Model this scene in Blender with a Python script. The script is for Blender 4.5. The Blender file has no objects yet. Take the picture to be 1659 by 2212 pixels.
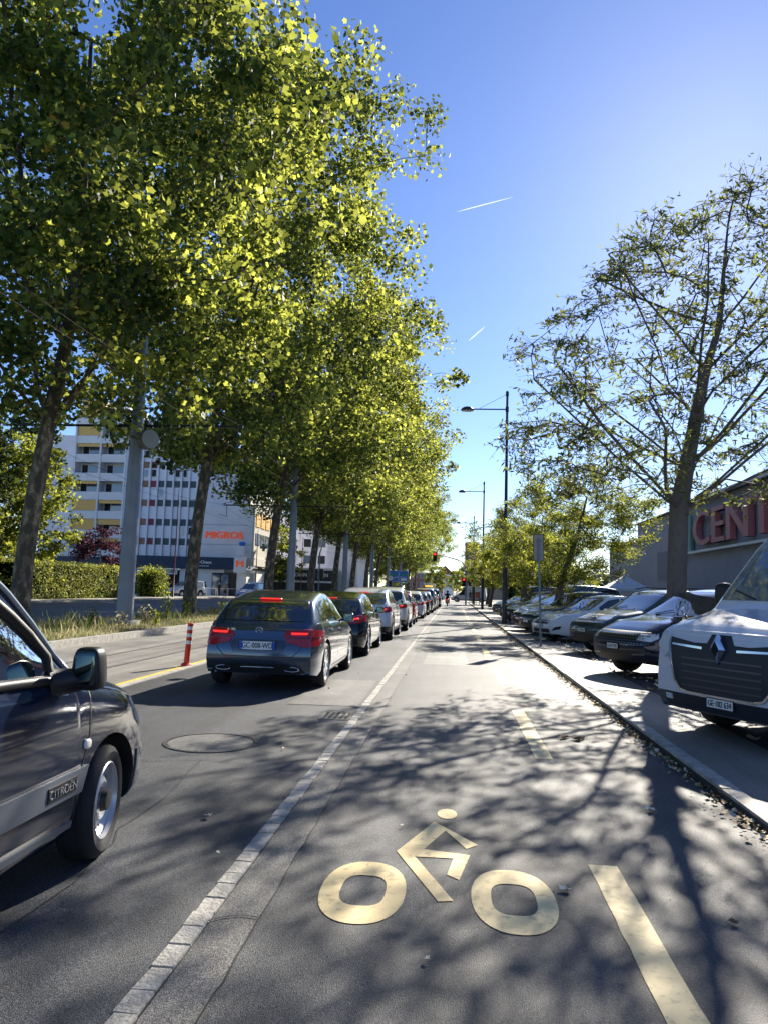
import bpy, math, random
import numpy as np
from mathutils import Vector, Matrix
from mathutils.bvhtree import BVHTree
from mathutils.geometry import delaunay_2d_cdt
C = bpy.context.scene.collection
R = math.radians
random.seed(7); rng = np.random.default_rng(7)

# ------------------------------------------------------------------ camera
cam_d = bpy.data.cameras.new('camera'); cam = bpy.data.objects.new('camera', cam_d); C.objects.link(cam)
cam_d.sensor_fit = 'VERTICAL'; cam_d.sensor_height = 36.0; cam_d.lens = 1600/2212*36.0
cam_d.clip_start = 0.05; cam_d.clip_end = 20000
M = Matrix(((0.99526418, -0.01990528, 0.09514726), (0.0924978, -0.10703759, -0.98994298), (0.02988943, 0.9940557, -0.10468948)))
cam.matrix_world = Matrix.Translation((0, 0, 1.5)) @ M.to_4x4()
bpy.context.scene.camera = cam
# ------------------------------------------------------------------ light
SUN_AZ, SUN_EL = R(19.5), R(29.0)           # azimuth measured from +Y towards +X
w = bpy.data.worlds.new('World'); bpy.context.scene.world = w; w.use_nodes = True
nt = w.node_tree; bg = nt.nodes['Background']
sky = nt.nodes.new('ShaderNodeTexSky'); sky.sky_type = 'NISHITA'; sky.sun_disc = False
sky.sun_elevation = SUN_EL; sky.sun_rotation = SUN_AZ
sky.altitude = 400; sky.air_density = 1.0; sky.dust_density = 0.18; sky.ozone_density = 4.0
hs = nt.nodes.new('ShaderNodeHueSaturation'); hs.inputs['Saturation'].default_value = 1.12; hs.inputs['Hue'].default_value = 0.512; nt.links.new(sky.outputs[0], hs.inputs['Color']); nt.links.new(hs.outputs[0], bg.inputs[0]); bg.inputs[1].default_value = 0.082
sd = bpy.data.lights.new('sun', 'SUN'); sd.energy = 5.0; sd.angle = R(0.5); sd.color = (1.0, 0.92, 0.78)
so = bpy.data.objects.new('sun', sd); C.objects.link(so)
sv = Vector((math.sin(SUN_AZ)*math.cos(SUN_EL), math.cos(SUN_AZ)*math.cos(SUN_EL), math.sin(SUN_EL)))
so.rotation_euler = sv.to_track_quat('Z', 'Y').to_euler(); so.location = (0, -5, 30)
vs = bpy.context.scene.view_settings; vs.view_transform = 'Standard'; vs.look = 'None'; vs.exposure = 1.12; vs.gamma = 1.0
bpy.context.scene.cycles.max_bounces = 8; bpy.context.scene.cycles.transparent_max_bounces = 12

# ------------------------------------------------------------------ materials
MATS = {}
def mat(name, col, rough=0.6, metal=0.0, spec=0.5, coat=0.0, emit=None, es=1.0, alpha=1.0, var=0.0, vscale=6.0, bump=0.0, bscale=60.0, trans=0.0, col2=None, ior=1.45):
    if name in MATS: return MATS[name]
    m = bpy.data.materials.new(name); m.use_nodes = True; n = m.node_tree.nodes; l = m.node_tree.links
    b = n['Principled BSDF']; c = tuple(col)+(1,)
    b.inputs['Base Color'].default_value = c; b.inputs['Roughness'].default_value = rough
    b.inputs['Metallic'].default_value = metal; b.inputs['Specular IOR Level'].default_value = spec
    b.inputs['Coat Weight'].default_value = coat; b.inputs['Coat Roughness'].default_value = 0.03
    b.inputs['Alpha'].default_value = alpha; b.inputs['Transmission Weight'].default_value = trans; b.inputs['IOR'].default_value = ior
    if emit: b.inputs['Emission Color'].default_value = tuple(emit)+(1,); b.inputs['Emission Strength'].default_value = es
    g = n.new('ShaderNodeNewGeometry')
    if var or col2:
        t = n.new('ShaderNodeTexNoise'); t.inputs['Scale'].default_value = vscale; t.inputs['Detail'].default_value = 6
        l.new(g.outputs['Position'], t.inputs['Vector'])
        r = n.new('ShaderNodeValToRGB'); r.color_ramp.elements[0].position = 0.32; r.color_ramp.elements[1].position = 0.68
        c2 = col2 or tuple(min(1, x*(1+var)) for x in col); c1 = col if col2 else tuple(x*(1-var) for x in col)
        r.color_ramp.elements[0].color = tuple(c1)+(1,); r.color_ramp.elements[1].color = tuple(c2)+(1,)
        l.new(t.outputs['Fac'], r.inputs[0]); l.new(r.outputs[0], b.inputs['Base Color'])
    if bump:
        t2 = n.new('ShaderNodeTexNoise'); t2.inputs['Scale'].default_value = bscale; t2.inputs['Detail'].default_value = 4
        l.new(g.outputs['Position'], t2.inputs['Vector'])
        bp = n.new('ShaderNodeBump'); bp.inputs['Strength'].default_value = bump; bp.inputs['Distance'].default_value = 0.02
        l.new(t2.outputs['Fac'], bp.inputs['Height']); l.new(bp.outputs[0], b.inputs['Normal'])
    MATS[name] = m; return m

def asphalt(name, dark, light, rough=0.55, spec=0.5, patch=0.35):
    m = bpy.data.materials.new(name); m.use_nodes = True; n = m.node_tree.nodes; l = m.node_tree.links
    b = n['Principled BSDF']; g = n.new('ShaderNodeNewGeometry')
    def noise(s, d=3):
        t = n.new('ShaderNodeTexNoise'); t.inputs['Scale'].default_value = s; t.inputs['Detail'].default_value = d
        l.new(g.outputs['Position'], t.inputs['Vector']); return t
    v = n.new('ShaderNodeTexVoronoi'); v.inputs['Scale'].default_value = 240; l.new(g.outputs['Position'], v.inputs['Vector'])
    r = n.new('ShaderNodeValToRGB'); l.new(v.outputs['Color'], r.inputs[0])
    r.color_ramp.elements[0].color = tuple(dark)+(1,); r.color_ramp.elements[1].color = tuple(light)+(1,)
    r.color_ramp.elements[0].position = 0.35; r.color_ramp.elements[1].position = 0.85
    big = noise(0.9, 7); rb = n.new('ShaderNodeMapRange'); rb.inputs['From Min'].default_value = 0.3; rb.inputs['From Max'].default_value = 0.7
    rb.inputs['To Min'].default_value = 1-patch; rb.inputs['To Max'].default_value = 1+patch; l.new(big.outputs['Fac'], rb.inputs['Value'])
    mx = n.new('ShaderNodeVectorMath'); mx.operation = 'SCALE'; l.new(r.outputs[0], mx.inputs[0]); l.new(rb.outputs[0], mx.inputs['Scale'])
    mp = n.new('ShaderNodeMapping'); mp.inputs['Scale'].default_value = (2.6, 0.07, 1); l.new(g.outputs['Position'], mp.inputs['Vector'])
    tk = n.new('ShaderNodeTexNoise'); tk.inputs['Scale'].default_value = 1.0; tk.inputs['Detail'].default_value = 4; l.new(mp.outputs[0], tk.inputs['Vector'])
    tr_ = n.new('ShaderNodeMapRange'); tr_.inputs['From Min'].default_value = 0.35; tr_.inputs['From Max'].default_value = 0.65; tr_.inputs['To Min'].default_value = 0.78; tr_.inputs['To Max'].default_value = 1.22; l.new(tk.outputs['Fac'], tr_.inputs['Value'])
    m3 = n.new('ShaderNodeVectorMath'); m3.operation = 'SCALE'; l.new(mx.outputs[0], m3.inputs[0]); l.new(tr_.outputs[0], m3.inputs['Scale']); mx = m3
    st = noise(0.35, 9); sr = n.new('ShaderNodeMapRange'); sr.inputs['From Min'].default_value = 0.52; sr.inputs['From Max'].default_value = 0.66; sr.inputs['To Min'].default_value = 1.0; sr.inputs['To Max'].default_value = 0.68; l.new(st.outputs['Fac'], sr.inputs['Value'])
    m2 = n.new('ShaderNodeVectorMath'); m2.operation = 'SCALE'; l.new(mx.outputs[0], m2.inputs[0]); l.new(sr.outputs[0], m2.inputs['Scale']); mx = m2
    l.new(mx.outputs[0], b.inputs['Base Color']); b.inputs['Roughness'].default_value = rough; b.inputs['Specular IOR Level'].default_value = spec
    bp = n.new('ShaderNodeBump'); bp.inputs['Strength'].default_value = 0.45; bp.inputs['Distance'].default_value = 0.005
    f = noise(260, 3); ad = n.new('ShaderNodeMath'); ad.operation = 'ADD'; l.new(f.outputs['Fac'], ad.inputs[0]); l.new(v.outputs['Distance'], ad.inputs[1])
    l.new(ad.outputs[0], bp.inputs['Height']); l.new(bp.outputs[0], b.inputs['Normal'])
    MATS[name] = m; return m

def leaf_mat(name, c1, c2, tr, tw=0.5):
    m = bpy.data.materials.new(name); m.use_nodes = True; n = m.node_tree.nodes; l = m.node_tree.links
    out = n['Material Output']; b = n['Principled BSDF']; g = n.new('ShaderNodeNewGeometry')
    cn = n.new('ShaderNodeTexNoise'); cn.inputs['Scale'].default_value = 0.55; cn.inputs['Detail'].default_value = 2; l.new(g.outputs['Position'], cn.inputs['Vector'])
    mr = n.new('ShaderNodeMapRange'); mr.inputs['From Min'].default_value = 0.35; mr.inputs['From Max'].default_value = 0.65; mr.inputs['To Min'].default_value = -0.35; mr.inputs['To Max'].default_value = 0.35; l.new(cn.outputs['Fac'], mr.inputs['Value'])
    ad = n.new('ShaderNodeMath'); ad.operation = 'ADD'; ad.use_clamp = True; l.new(g.outputs['Random Per Island'], ad.inputs[0]); l.new(mr.outputs[0], ad.inputs[1])
    r = n.new('ShaderNodeValToRGB'); l.new(ad.outputs[0], r.inputs[0])
    r.color_ramp.elements[0].color = tuple(c1)+(1,); r.color_ramp.elements[1].color = tuple(c2)+(1,)
    l.new(r.outputs[0], b.inputs['Base Color']); b.inputs['Roughness'].default_value = 0.6; b.inputs['Specular IOR Level'].default_value = 0.18
    t = n.new('ShaderNodeBsdfTranslucent'); r2 = n.new('ShaderNodeValToRGB'); l.new(ad.outputs[0], r2.inputs[0])
    r2.color_ramp.elements[0].color = tuple(x*0.22 for x in tr)+(1,); r2.color_ramp.elements[1].color = tuple(min(.95, x*1.45) for x in tr)+(1,); r2.color_ramp.elements[0].position = 0.25
    l.new(r2.outputs[0], t.inputs['Color']); mx = n.new('ShaderNodeMixShader'); mx.inputs[0].default_value = tw
    l.new(b.outputs[0], mx.inputs[1]); l.new(t.outputs[0], mx.inputs[2]); l.new(mx.outputs[0], out.inputs['Surface'])
    MATS[name] = m; return m

BLACK = mat('black plastic', (0.012, 0.013, 0.015), 0.45)
RUB = mat('tyre rubber', (0.02, 0.02, 0.022), 0.75, bump=0.12, bscale=150)
GLASS = mat('dark glazing', (0.015, 0.022, 0.025), 0.04, spec=0.9, coat=1.0)
CHROME = mat('bright metal trim', (0.75, 0.76, 0.78), 0.15, metal=1.0)
ALLOY = mat('alloy wheel', (0.55, 0.56, 0.58), 0.28, metal=0.9)
HLAMP = mat('clear headlamp', (0.62, 0.66, 0.68), 0.12, metal=0.1, coat=1.0)
TLAMP = mat('red lamp lens', (0.35, 0.008, 0.01), 0.12, coat=1.0)
BRAKE = mat('lit brake lamp', (0.8, 0.02, 0.01), 0.3, emit=(1.0, 0.03, 0.02), es=0.5)
PLATE = mat('white plate', (0.78, 0.78, 0.76), 0.4)
PTXT = mat('plate lettering', (0.02, 0.02, 0.03), 0.5)
def paint(name, col, metal=0.3, rough=0.3): return mat('paint ' + name, col, 0.12 if name == 'dark slate' else rough*.7, metal, 0.4, coat=0.5 if name == 'dark slate' else 0.8)

# ------------------------------------------------------------------ mesh helpers
class MB:
    def __init__(s): s.v = []; s.f = []; s.m = []; s.mats = []
    def mi(s, m):
        if m not in s.mats: s.mats.append(m)
        return s.mats.index(m)
    def poly(s, vs, fs, m):
        k = len(s.v); i = s.mi(m); s.v += [tuple(v) for v in vs]
        for f in fs: s.f.append(tuple(k+a for a in f)); s.m.append(i)
    def box(s, c, d, m, rz=0, rx=0, ry=0, taper=1.0):
        hx, hy, hz = d[0]/2, d[1]/2, d[2]/2; vs = []
        mt = Matrix.Rotation(rz, 3, 'Z') @ Matrix.Rotation(ry, 3, 'Y') @ Matrix.Rotation(rx, 3, 'X')
        for z in (-1, 1):
            k = taper if z > 0 else 1.0
            for x, y in ((-1, -1), (1, -1), (1, 1), (-1, 1)): vs.append(mt @ Vector((x*hx*k, y*hy*k, z*hz)) + Vector(c))
        s.poly(vs, [(3, 2, 1, 0), (4, 5, 6, 7), (0, 1, 5, 4), (1, 2, 6, 5), (2, 3, 7, 6), (3, 0, 4, 7)], m)
    def bbox(s, a, b, m): s.box([(a[i]+b[i])/2 for i in range(3)], [abs(b[i]-a[i]) for i in range(3)], m)
    def tube(s, pts, rad, m, n=8, cap=True):
        pts = [Vector(p) for p in pts]; rad = rad if hasattr(rad, '__len__') else [rad]*len(pts)
        k0 = len(s.v); i = s.mi(m); up = Vector((0.31, 0.17, 0.93))
        for j, p in enumerate(pts):
            d = (pts[min(j+1, len(pts)-1)] - pts[max(j-1, 0)]).normalized()
            a = d.cross(up)
            if a.length < 0.2: a = d.cross(Vector((1, 0, 0)))
            a.normalize(); b = d.cross(a)
            for q in range(n):
                t = 2*math.pi*q/n; s.v.append(tuple(p + (a*math.cos(t) + b*math.sin(t))*rad[j]))
        for j in range(len(pts)-1):
            for q in range(n):
                a0 = k0+j*n+q; a1 = k0+j*n+(q+1) % n; s.f.append((a0, a1, a1+n, a0+n)); s.m.append(i)
        if cap:
            s.f.append(tuple(k0+q for q in range(n))); s.m.append(i)
            e = k0+(len(pts)-1)*n; s.f.append(tuple(e+n-1-q for q in range(n))); s.m.append(i)
    def lathe(s, prof, c, axis, m, n=24):           # prof: (r, h) ; axis 'X','Y','Z'
        k0 = len(s.v); i = s.mi(m); c = Vector(c)
        for r, h in prof:
            for q in range(n):
                t = 2*math.pi*q/n; a, b = r*math.cos(t), r*math.sin(t)
                s.v.append(tuple(c + Vector({'X': (h, a, b), 'Y': (a, h, b), 'Z': (a, b, h)}[axis])))
        for j in range(len(prof)-1):
            for q in range(n):
                a0 = k0+j*n+q; a1 = k0+j*n+(q+1) % n; s.f.append((a0, a1, a1+n, a0+n)); s.m.append(i)
    def superell(s, c, r, m, e=0.5, nu=16, nv=10, rz=0, taper=0.0):
        sg = lambda v: (abs(v)**e)*(1 if v >= 0 else -1)
        k0 = len(s.v); i = s.mi(m); rot = Matrix.Rotation(rz, 3, 'Z')
        for a in range(nv+1):
            ph = -math.pi/2 + math.pi*a/nv
            for b in range(nu):
                th = 2*math.pi*b/nu
                p = Vector((r[0]*sg(math.cos(ph))*sg(math.cos(th)), r[1]*sg(math.cos(ph))*sg(math.sin(th)), r[2]*sg(math.sin(ph))))
                p.x *= 1 - taper*(p.z/r[2]); s.v.append(tuple(rot @ p + Vector(c)))
        for a in range(nv):
            for b in range(nu):
                s.f.append((k0+a*nu+b, k0+a*nu+(b+1) % nu, k0+(a+1)*nu+(b+1) % nu, k0+(a+1)*nu+b)); s.m.append(i)
    def build(s, name, parent=None, smooth=False, angle=None):
        me = bpy.data.meshes.new(name); me.from_pydata(s.v, [], s.f)
        for m in s.mats: me.materials.append(m)
        me.polygons.foreach_set('material_index', s.m)
        if smooth: me.polygons.foreach_set('use_smooth', [True]*len(s.f))
        me.update()
        if angle: me.set_sharp_from_angle(angle=R(angle))
        o = bpy.data.objects.new(name, me); C.objects.link(o)
        if parent: o.parent = parent
        return o
def tag(o, label=None, cat=None, group=None, kind=None):
    if label: o['label'] = label
    if cat: o['category'] = cat
    if group: o['group'] = group
    if kind: o['kind'] = kind
    return o
def empty(name, loc, rz=0):
    o = bpy.data.objects.new(name, None); C.objects.link(o); o.location = loc; o.rotation_euler = (0, 0, rz); o.empty_display_size = 0.3; return o
def copy_tree(o, parent=None):
    c = o.copy(); C.objects.link(c)
    if parent: c.parent = parent
    for ch in list(o.children): copy_tree(ch, c)
    return c
_tc = {}
def text_geo(s, size, depth=0.004):
    k = (s, size, depth)
    if k in _tc: return _tc[k]
    cu = bpy.data.curves.new('t', 'FONT'); cu.body = s; cu.size = size; cu.extrude = depth/2; cu.align_x = 'CENTER'; cu.align_y = 'CENTER'; cu.resolution_u = 3
    o = bpy.data.objects.new('t', cu); C.objects.link(o); bpy.context.view_layer.update()
    me = bpy.data.meshes.new_from_object(o.evaluated_get(bpy.context.evaluated_depsgraph_get()))
    vs = [tuple(v.co) for v in me.vertices]; fs = [tuple(p.vertices) for p in me.polygons]
    bpy.data.objects.remove(o); bpy.data.curves.remove(cu); bpy.data.meshes.remove(me)
    _tc[k] = (vs, fs); return _tc[k]
def add_text(mb, s, size, mtx, m, depth=0.004, bold=0.0, sx=1.0):
    vs, fs = text_geo(s, size, depth)
    for dx in ((0,) if not bold else (-bold, 0, bold)):
        mb.poly([mtx @ Vector((v[0]*sx+dx, v[1], v[2]+dx*0.05)) for v in vs], fs, m)
def face_mtx(loc, facing):        # text plane whose outward normal is 'facing' (horizontal vector), up = +Z
    f = Vector(facing).normalized(); up = Vector((0, 0, 1)); x = up.cross(f).normalized(); y = f.cross(x)
    m = Matrix((x, y, f)).transposed().to_4x4(); m.translation = Vector(loc); return m
def numpy_mesh(name, verts, faces_k, k, mats, parent=None, midx=None):
    """verts (n,3); consecutive ngons of k vertices"""
    n = len(verts); nf = n//k; me = bpy.data.meshes.new(name)
    me.vertices.add(n); me.vertices.foreach_set('co', np.asarray(verts, dtype=np.float32).ravel())
    me.loops.add(n); me.loops.foreach_set('vertex_index', np.arange(n, dtype=np.int32))
    me.polygons.add(nf); me.polygons.foreach_set('loop_start', np.arange(0, n, k, dtype=np.int32))
    try: me.polygons.foreach_set('loop_total', np.full(nf, k, dtype=np.int32))
    except Exception: pass
    for m in mats: me.materials.append(m)
    if midx is not None: me.polygons.foreach_set('material_index', midx)
    me.update(calc_edges=True)
    o = bpy.data.objects.new(name, me); C.objects.link(o)
    if parent: o.parent = parent
    return o
# ------------------------------------------------------------------ ground
A_ROAD = asphalt('road asphalt', (0.014, 0.017, 0.024), (0.115, 0.12, 0.13), 0.62, 0.45)
A_TRACK = asphalt('cycle track asphalt', (0.014, 0.017, 0.024), (0.12, 0.123, 0.13), 0.62, 0.45)
A_GUT = asphalt('gutter asphalt', (0.05, 0.05, 0.05), (0.25, 0.24, 0.225), 0.55, 0.4)
A_OLD = asphalt('old asphalt', (0.17, 0.16, 0.145), (0.34, 0.32, 0.28), 0.6, 0.4, 0.2)
STONE = mat('kerb stone', (0.40, 0.38, 0.34), 0.7, var=0.3, vscale=9, bump=0.5, bscale=50)
CONC = mat('pale concrete', (0.42, 0.39, 0.34), 0.75, var=0.25, vscale=2.5, bump=0.3, bscale=70)
def paintmark(name, col):
    m = mat(name, col, 0.65, var=0.16, vscale=2.2, bump=0.15, bscale=220); n = m.node_tree.nodes; l = m.node_tree.links
    b = n['Principled BSDF']; g = n.new('ShaderNodeNewGeometry'); t = n.new('ShaderNodeTexNoise'); t.inputs['Scale'].default_value = 22; t.inputs['Detail'].default_value = 10
    l.new(g.outputs['Position'], t.inputs['Vector']); r = n.new('ShaderNodeValToRGB'); r.color_ramp.elements[0].position = 0.34; r.color_ramp.elements[1].position = 0.45
    src = b.inputs['Base Color'].links[0].from_socket; mx = n.new('ShaderNodeMix'); mx.data_type = 'RGBA'
    l.new(t.outputs['Fac'], r.inputs[0]); l.new(r.outputs[0], mx.inputs[0]); mx.inputs[6].default_value = (col[0]*0.72, col[1]*0.70, col[2]*0.72, 1); l.new(src, mx.inputs[7]); l.new(mx.outputs[2], b.inputs['Base Color'])
    return m
YEL = paintmark('yellow road paint', (0.82, 0.65, 0.33)); WHT = paintmark('white road paint', (0.72, 0.71, 0.66))
YEL2 = paintmark('bright yellow road paint', (0.80, 0.55, 0.05))
GRASSG = mat('dry grass ground', (0.16, 0.13, 0.06), 0.9, col2=(0.34, 0.28, 0.15), vscale=5)
def sheet(name, x0, x1, y0, y1, z, m, th=None, label=None, cat=None, kind='structure'):
    b = MB()
    if th: b.bbox((x0, y0, z-th), (x1, y1, z), m)
    else: b.poly([(x0, y0, z), (x1, y0, z), (x1, y1, z), (x0, y1, z)], [(0, 1, 2, 3)], m)
    return tag(b.build(name), kind=kind)
sheet('ground', -3000, 3000, -300, 6000, -0.03, mat('far ground', (0.20, 0.19, 0.16), 0.9, var=0.3, vscale=0.3))
sheet('road', -4.72, -1.15, -30, 112, 0.0, A_ROAD)
sheet('cycle_track', -0.84, 2.03, -30, 112, 0.004, A_TRACK)
# gutter strip with cracks
sheet('gutter_strip', -1.05, -0.84, -30, 112, 0.002, A_GUT)
sheet('tram_lane', -8.66, -4.72, -30, 112, -0.004, A_OLD)
sheet('crossing_road', -120, 120, 112, 128, 0.0, A_OLD)
sheet('road', -4.72, 3.0, 128, 400, 0.0, A_OLD)
sheet('tram_lane', -12, -4.72, 128, 400, 0.002, A_OLD)
sheet('far_road', -27.0, -13.0, -40, 112, 0.0, asphalt('shaded road asphalt', (0.04, 0.04, 0.045), (0.12, 0.12, 0.12), 0.6, 0.4))
b = MB(); b.bbox((-29.6, -40, -0.02), (-27.0, 112, 0.10), CONC); tag(b.build('pavement'), kind='structure')
b = MB(); b.bbox((-60, 66, -0.02), (-29.6, 100, 0.08), CONC); tag(b.build('forecourt'), kind='structure')
b = MB(); b.bbox((2.18, -30, -0.02), (3.05, 106, 0.07), A_OLD); tag(b.build('pavement'), kind='structure')
b = MB(); b.bbox((3.05, -30, -0.02), (21.9, 106, 0.062), A_ROAD); tag(b.build('car_park_ground'), kind='structure')
b = MB(); b.poly([(0.35, 72, 0.008), (2.03, 64, 0.008), (2.03, 92, 0.008), (0.9, 92, 0.008), (0.35, 88, 0.008)], [(0, 1, 2, 3, 4)], A_OLD); tag(b.build('pavement'), kind='structure')
# cobble strip : individual stones in one strip
def cobbles(x0, x1, y0, y1, step, name):
    b = MB(); y = y0; rr = random.Random(3)
    while y < y1:
        l_ = step*rr.uniform(0.85, 1.15)
        a = rr.uniform(-0.006, 0.006); z = 0.008+rr.uniform(-0.003, 0.003); g = 0.006
        vs = [(x0+a, y+g, z), (x1+a, y+g+rr.uniform(-.004, .004), z), (x1+rr.uniform(-.005, .005), y+l_-g, z), (x0+rr.uniform(-.006, .006), y+l_-g, z),
              (x0+a-.006, y, -0.03), (x1+a+.006, y, -0.03), (x1+.006, y+l_, -0.03), (x0-.006, y+l_, -0.03)]
        b.poly(vs, [(0, 1, 2, 3), (4, 5, 1, 0), (5, 6, 2, 1), (6, 7, 3, 2), (7, 4, 0, 3)], STONE); y += l_
    return tag(b.build(name), kind='structure')
cobbles(-1.15, -1.06, 0.3, 34, 0.165, 'stone_strip'); 
sheet('stone_strip', -1.15, -1.06, 34, 112, 0.006, STONE)
sheet('joint', -1.152, -1.05, -30, 112, -0.002, mat('dark joint', (0.03, 0.03, 0.03), 0.9))
# cracks and seams in the gutter and track
CR = mat('tar seam', (0.012, 0.012, 0.014), 0.6)
b = MB()
def seam(pts, w_):
    for i in range(len(pts)-1):
        p, q = Vector(pts[i]), Vector(pts[i+1]); d = (q-p).normalized(); n_ = Vector((-d.y, d.x, 0))*w_/2; z = Vector((0, 0, 0.0085))
        b.poly([p-n_+z, p+n_+z, q+n_*random.uniform(.5, 1.2)+z, q-n_+z], [(0, 1, 2, 3)], CR)
rr = random.Random(5); y = 1.0; pts = []
while y < 40: pts.append((-0.84+rr.uniform(-0.006, 0.006), y, 0)); y += rr.uniform(0.06, 0.2)
seam(pts, 0.009)
for yc in (3.45, 7.9, 12.6, 16.5, 22.0): seam([(-1.06, yc-.05, 0), (-1.0, yc, 0), (-0.93, yc+.03, 0), (-0.85, yc+.02, 0)], 0.008)
seam([(-3.3, 6.1, 0), (-3.0, 6.3, 0), (-2.5, 6.25, 0), (-2.1, 6.4, 0), (-1.7, 6.3, 0)], 0.008)
seam([(-0.84, 8.6, 0), (-0.3, 8.62, 0), (0.4, 8.55, 0)], 0.006)
rc = random.Random(21)
for (x, y, dx, dy, n_) in [(-3.9, 3.2, .16, .22, 9), (-1.9, 3.0, -.05, .3, 10), (-0.5, 11.0, .2, .1, 10), (-4.2, 8.2, .3, .12, 9), (-2.9, 9.4, .25, .03, 8)]:
    ps = [(x, y, 0)]
    for k in range(n_): x += dx*rc.uniform(.3, 1.7)+rc.uniform(-.06, .06); y += dy*rc.uniform(.3, 1.7)+rc.uniform(-.06, .06); ps.append((min(2.0, x), y, 0))
    seam(ps, rc.uniform(.003, .006))
tag(b.build('asphalt_seams'), kind='structure')
# kerb on the right
b = MB(); y = -3.0; rr = random.Random(8)
while y < 64:
    l_ = 1.0; j = rr.uniform(-.006, .006)
    b.bbox((2.05+j, y+.005, -0.03), (2.178+j*.3, y+l_-.005, 0.085+rr.uniform(-.004, .004)), STONE); y += l_
tag(b.build('kerb', smooth=False), kind='structure')
b = MB(); b.bbox((2.03, -3, -0.03), (2.18, 64, 0.06), mat('dark joint', (0.03, 0.03, 0.03), 0.9)); tag(b.build('kerb_bed'), kind='structure')
# kerbs left: bus lane divider and median edge
b = MB(); b.bbox((-4.80, -20, -0.03), (-4.68, 110, 0.015), STONE); tag(b.build('kerb'), kind='structure')
b = MB(); y = -10.0
while y < 110: b.bbox((-8.82, y+.006, -0.03), (-8.66, y+1.494, 0.16), STONE); y += 1.5
tag(b.build('kerb'), kind='structure')
b = MB(); b.bbox((-13.0, -40, -0.03), (-8.82, 110, 0.13), GRASSG); tag(b.build('median_bed'), kind='structure')
b = MB(); b.bbox((-13.12, -40, -0.03), (-13.0, 110, 0.15), STONE); tag(b.build('kerb'), kind='structure')
# painted markings
def marking(name, polys, m, z, label, cat='road marking', group=None):
    b = MB()
    for p in polys: b.poly([(x, y, z+.0035) for x, y in p] + [(x, y, z-.001) for x, y in p], [tuple(range(len(p)))] + [(i, len(p)+i, len(p)+(i+1) % len(p), (i+1) % len(p)) for i in range(len(p))], m)
    return tag(b.build(name), label, cat, group)
rect = lambda x0, x1, y0, y1: [(x0, y0), (x1, y0), (x1, y1), (x0, y1)]
y0 = 1.62
ords = ['nearest', 'second', 'third', 'fourth', 'fifth', 'sixth', 'seventh', 'eighth', 'ninth', 'tenth', 'eleventh', 'twelfth', 'thirteenth']
for i in range(12):
    ya = y0 + i*5.47
    jag = [(0.78+random.uniform(-.004, .004), ya+k*0.14) for k in range(21)]; jag2 = [(0.935+random.uniform(-.004, .004), ya+(20-k)*0.14) for k in range(21)]
    marking('lane_dash', [[*jag2, *jag][::-1]], YEL, 0.004, 'yellow painted dash of the cycle track centre line, %s from the camera' % ords[i], 'lane dash', 'dashes of the cycle track centre line')
YELb = YEL
def ring(cx, cy, ro, ri, sq=0.78, n=48, e=0.88, ei=0.68):
    sg = lambda v, e: (abs(v)**e)*(1 if v >= 0 else -1)
    o_ = [(cx+ro[0]*sg(math.cos(2*math.pi*i/n), e), cy+ro[1]*sg(math.sin(2*math.pi*i/n), e)) for i in range(n)]
    i_ = [(cx+ri[0]*sg(math.cos(2*math.pi*i/n), ei), cy+ri[1]*sg(math.sin(2*math.pi*i/n), ei)) for i in range(n)]
    return [[o_[k], o_[(k+1) % n], i_[(k+1) % n], i_[k]] for k in range(n)]
rt = empty('cycle_symbol', (0, 4.2, 0.004)); tag(rt, 'yellow painted cyclist symbol with two ring wheels on the cycle track', 'road marking')
def sympart(name, polys, z=0.0):
    b = MB()
    for p in polys:
        b.poly([(x, y-4.2, z+.0035) for x, y in p], [tuple(range(len(p)))], YEL)
    b.build(name, rt)
sympart('wheel_marking', ring(-0.418, 3.86, (0.212, 0.385), (0.112, 0.19)))
sympart('wheel_marking', ring(0.325, 3.87, (0.208, 0.385), (0.110, 0.19)))
sympart('rider_marking', [[(-0.30, 4.42), (-0.19, 4.30), (0.045, 3.76), (-0.07, 3.74), (-0.195, 4.02)][::1]] )
for o in list(rt.children):
    if o.name.startswith('rider_marking'): bpy.data.objects.remove(o)
sympart('rider_marking', [[(-0.295, 4.44), (-0.045, 3.78), (0.030, 3.80), (-0.185, 4.37)],            # leg down
                          [(-0.295, 4.441), (-0.185, 4.371), (-0.02, 4.86), (-0.095, 5.03)],          # torso
                          [(-0.095, 5.031), (-0.02, 4.861), (0.105, 4.55), (0.175, 4.63)],            # arm
                          [(-0.19, 4.372), (-0.14, 4.50), (0.125, 4.45), (0.03, 4.38)],               # thigh
                          [(0.125, 4.451), (0.03, 4.379), (-0.005, 4.13), (0.06, 4.07)]])              # shin
sympart('head_marking', [[(-0.012+0.068*math.cos(a*math.pi/6), 5.22+0.115*math.sin(a*math.pi/6)) for a in range(12)]])
marking('lane_line', [rect(-4.93, -4.81, -5, 110)], YEL2, -0.004, 'long bright yellow line along the bus lane edge with bollards', 'lane line')
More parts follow.
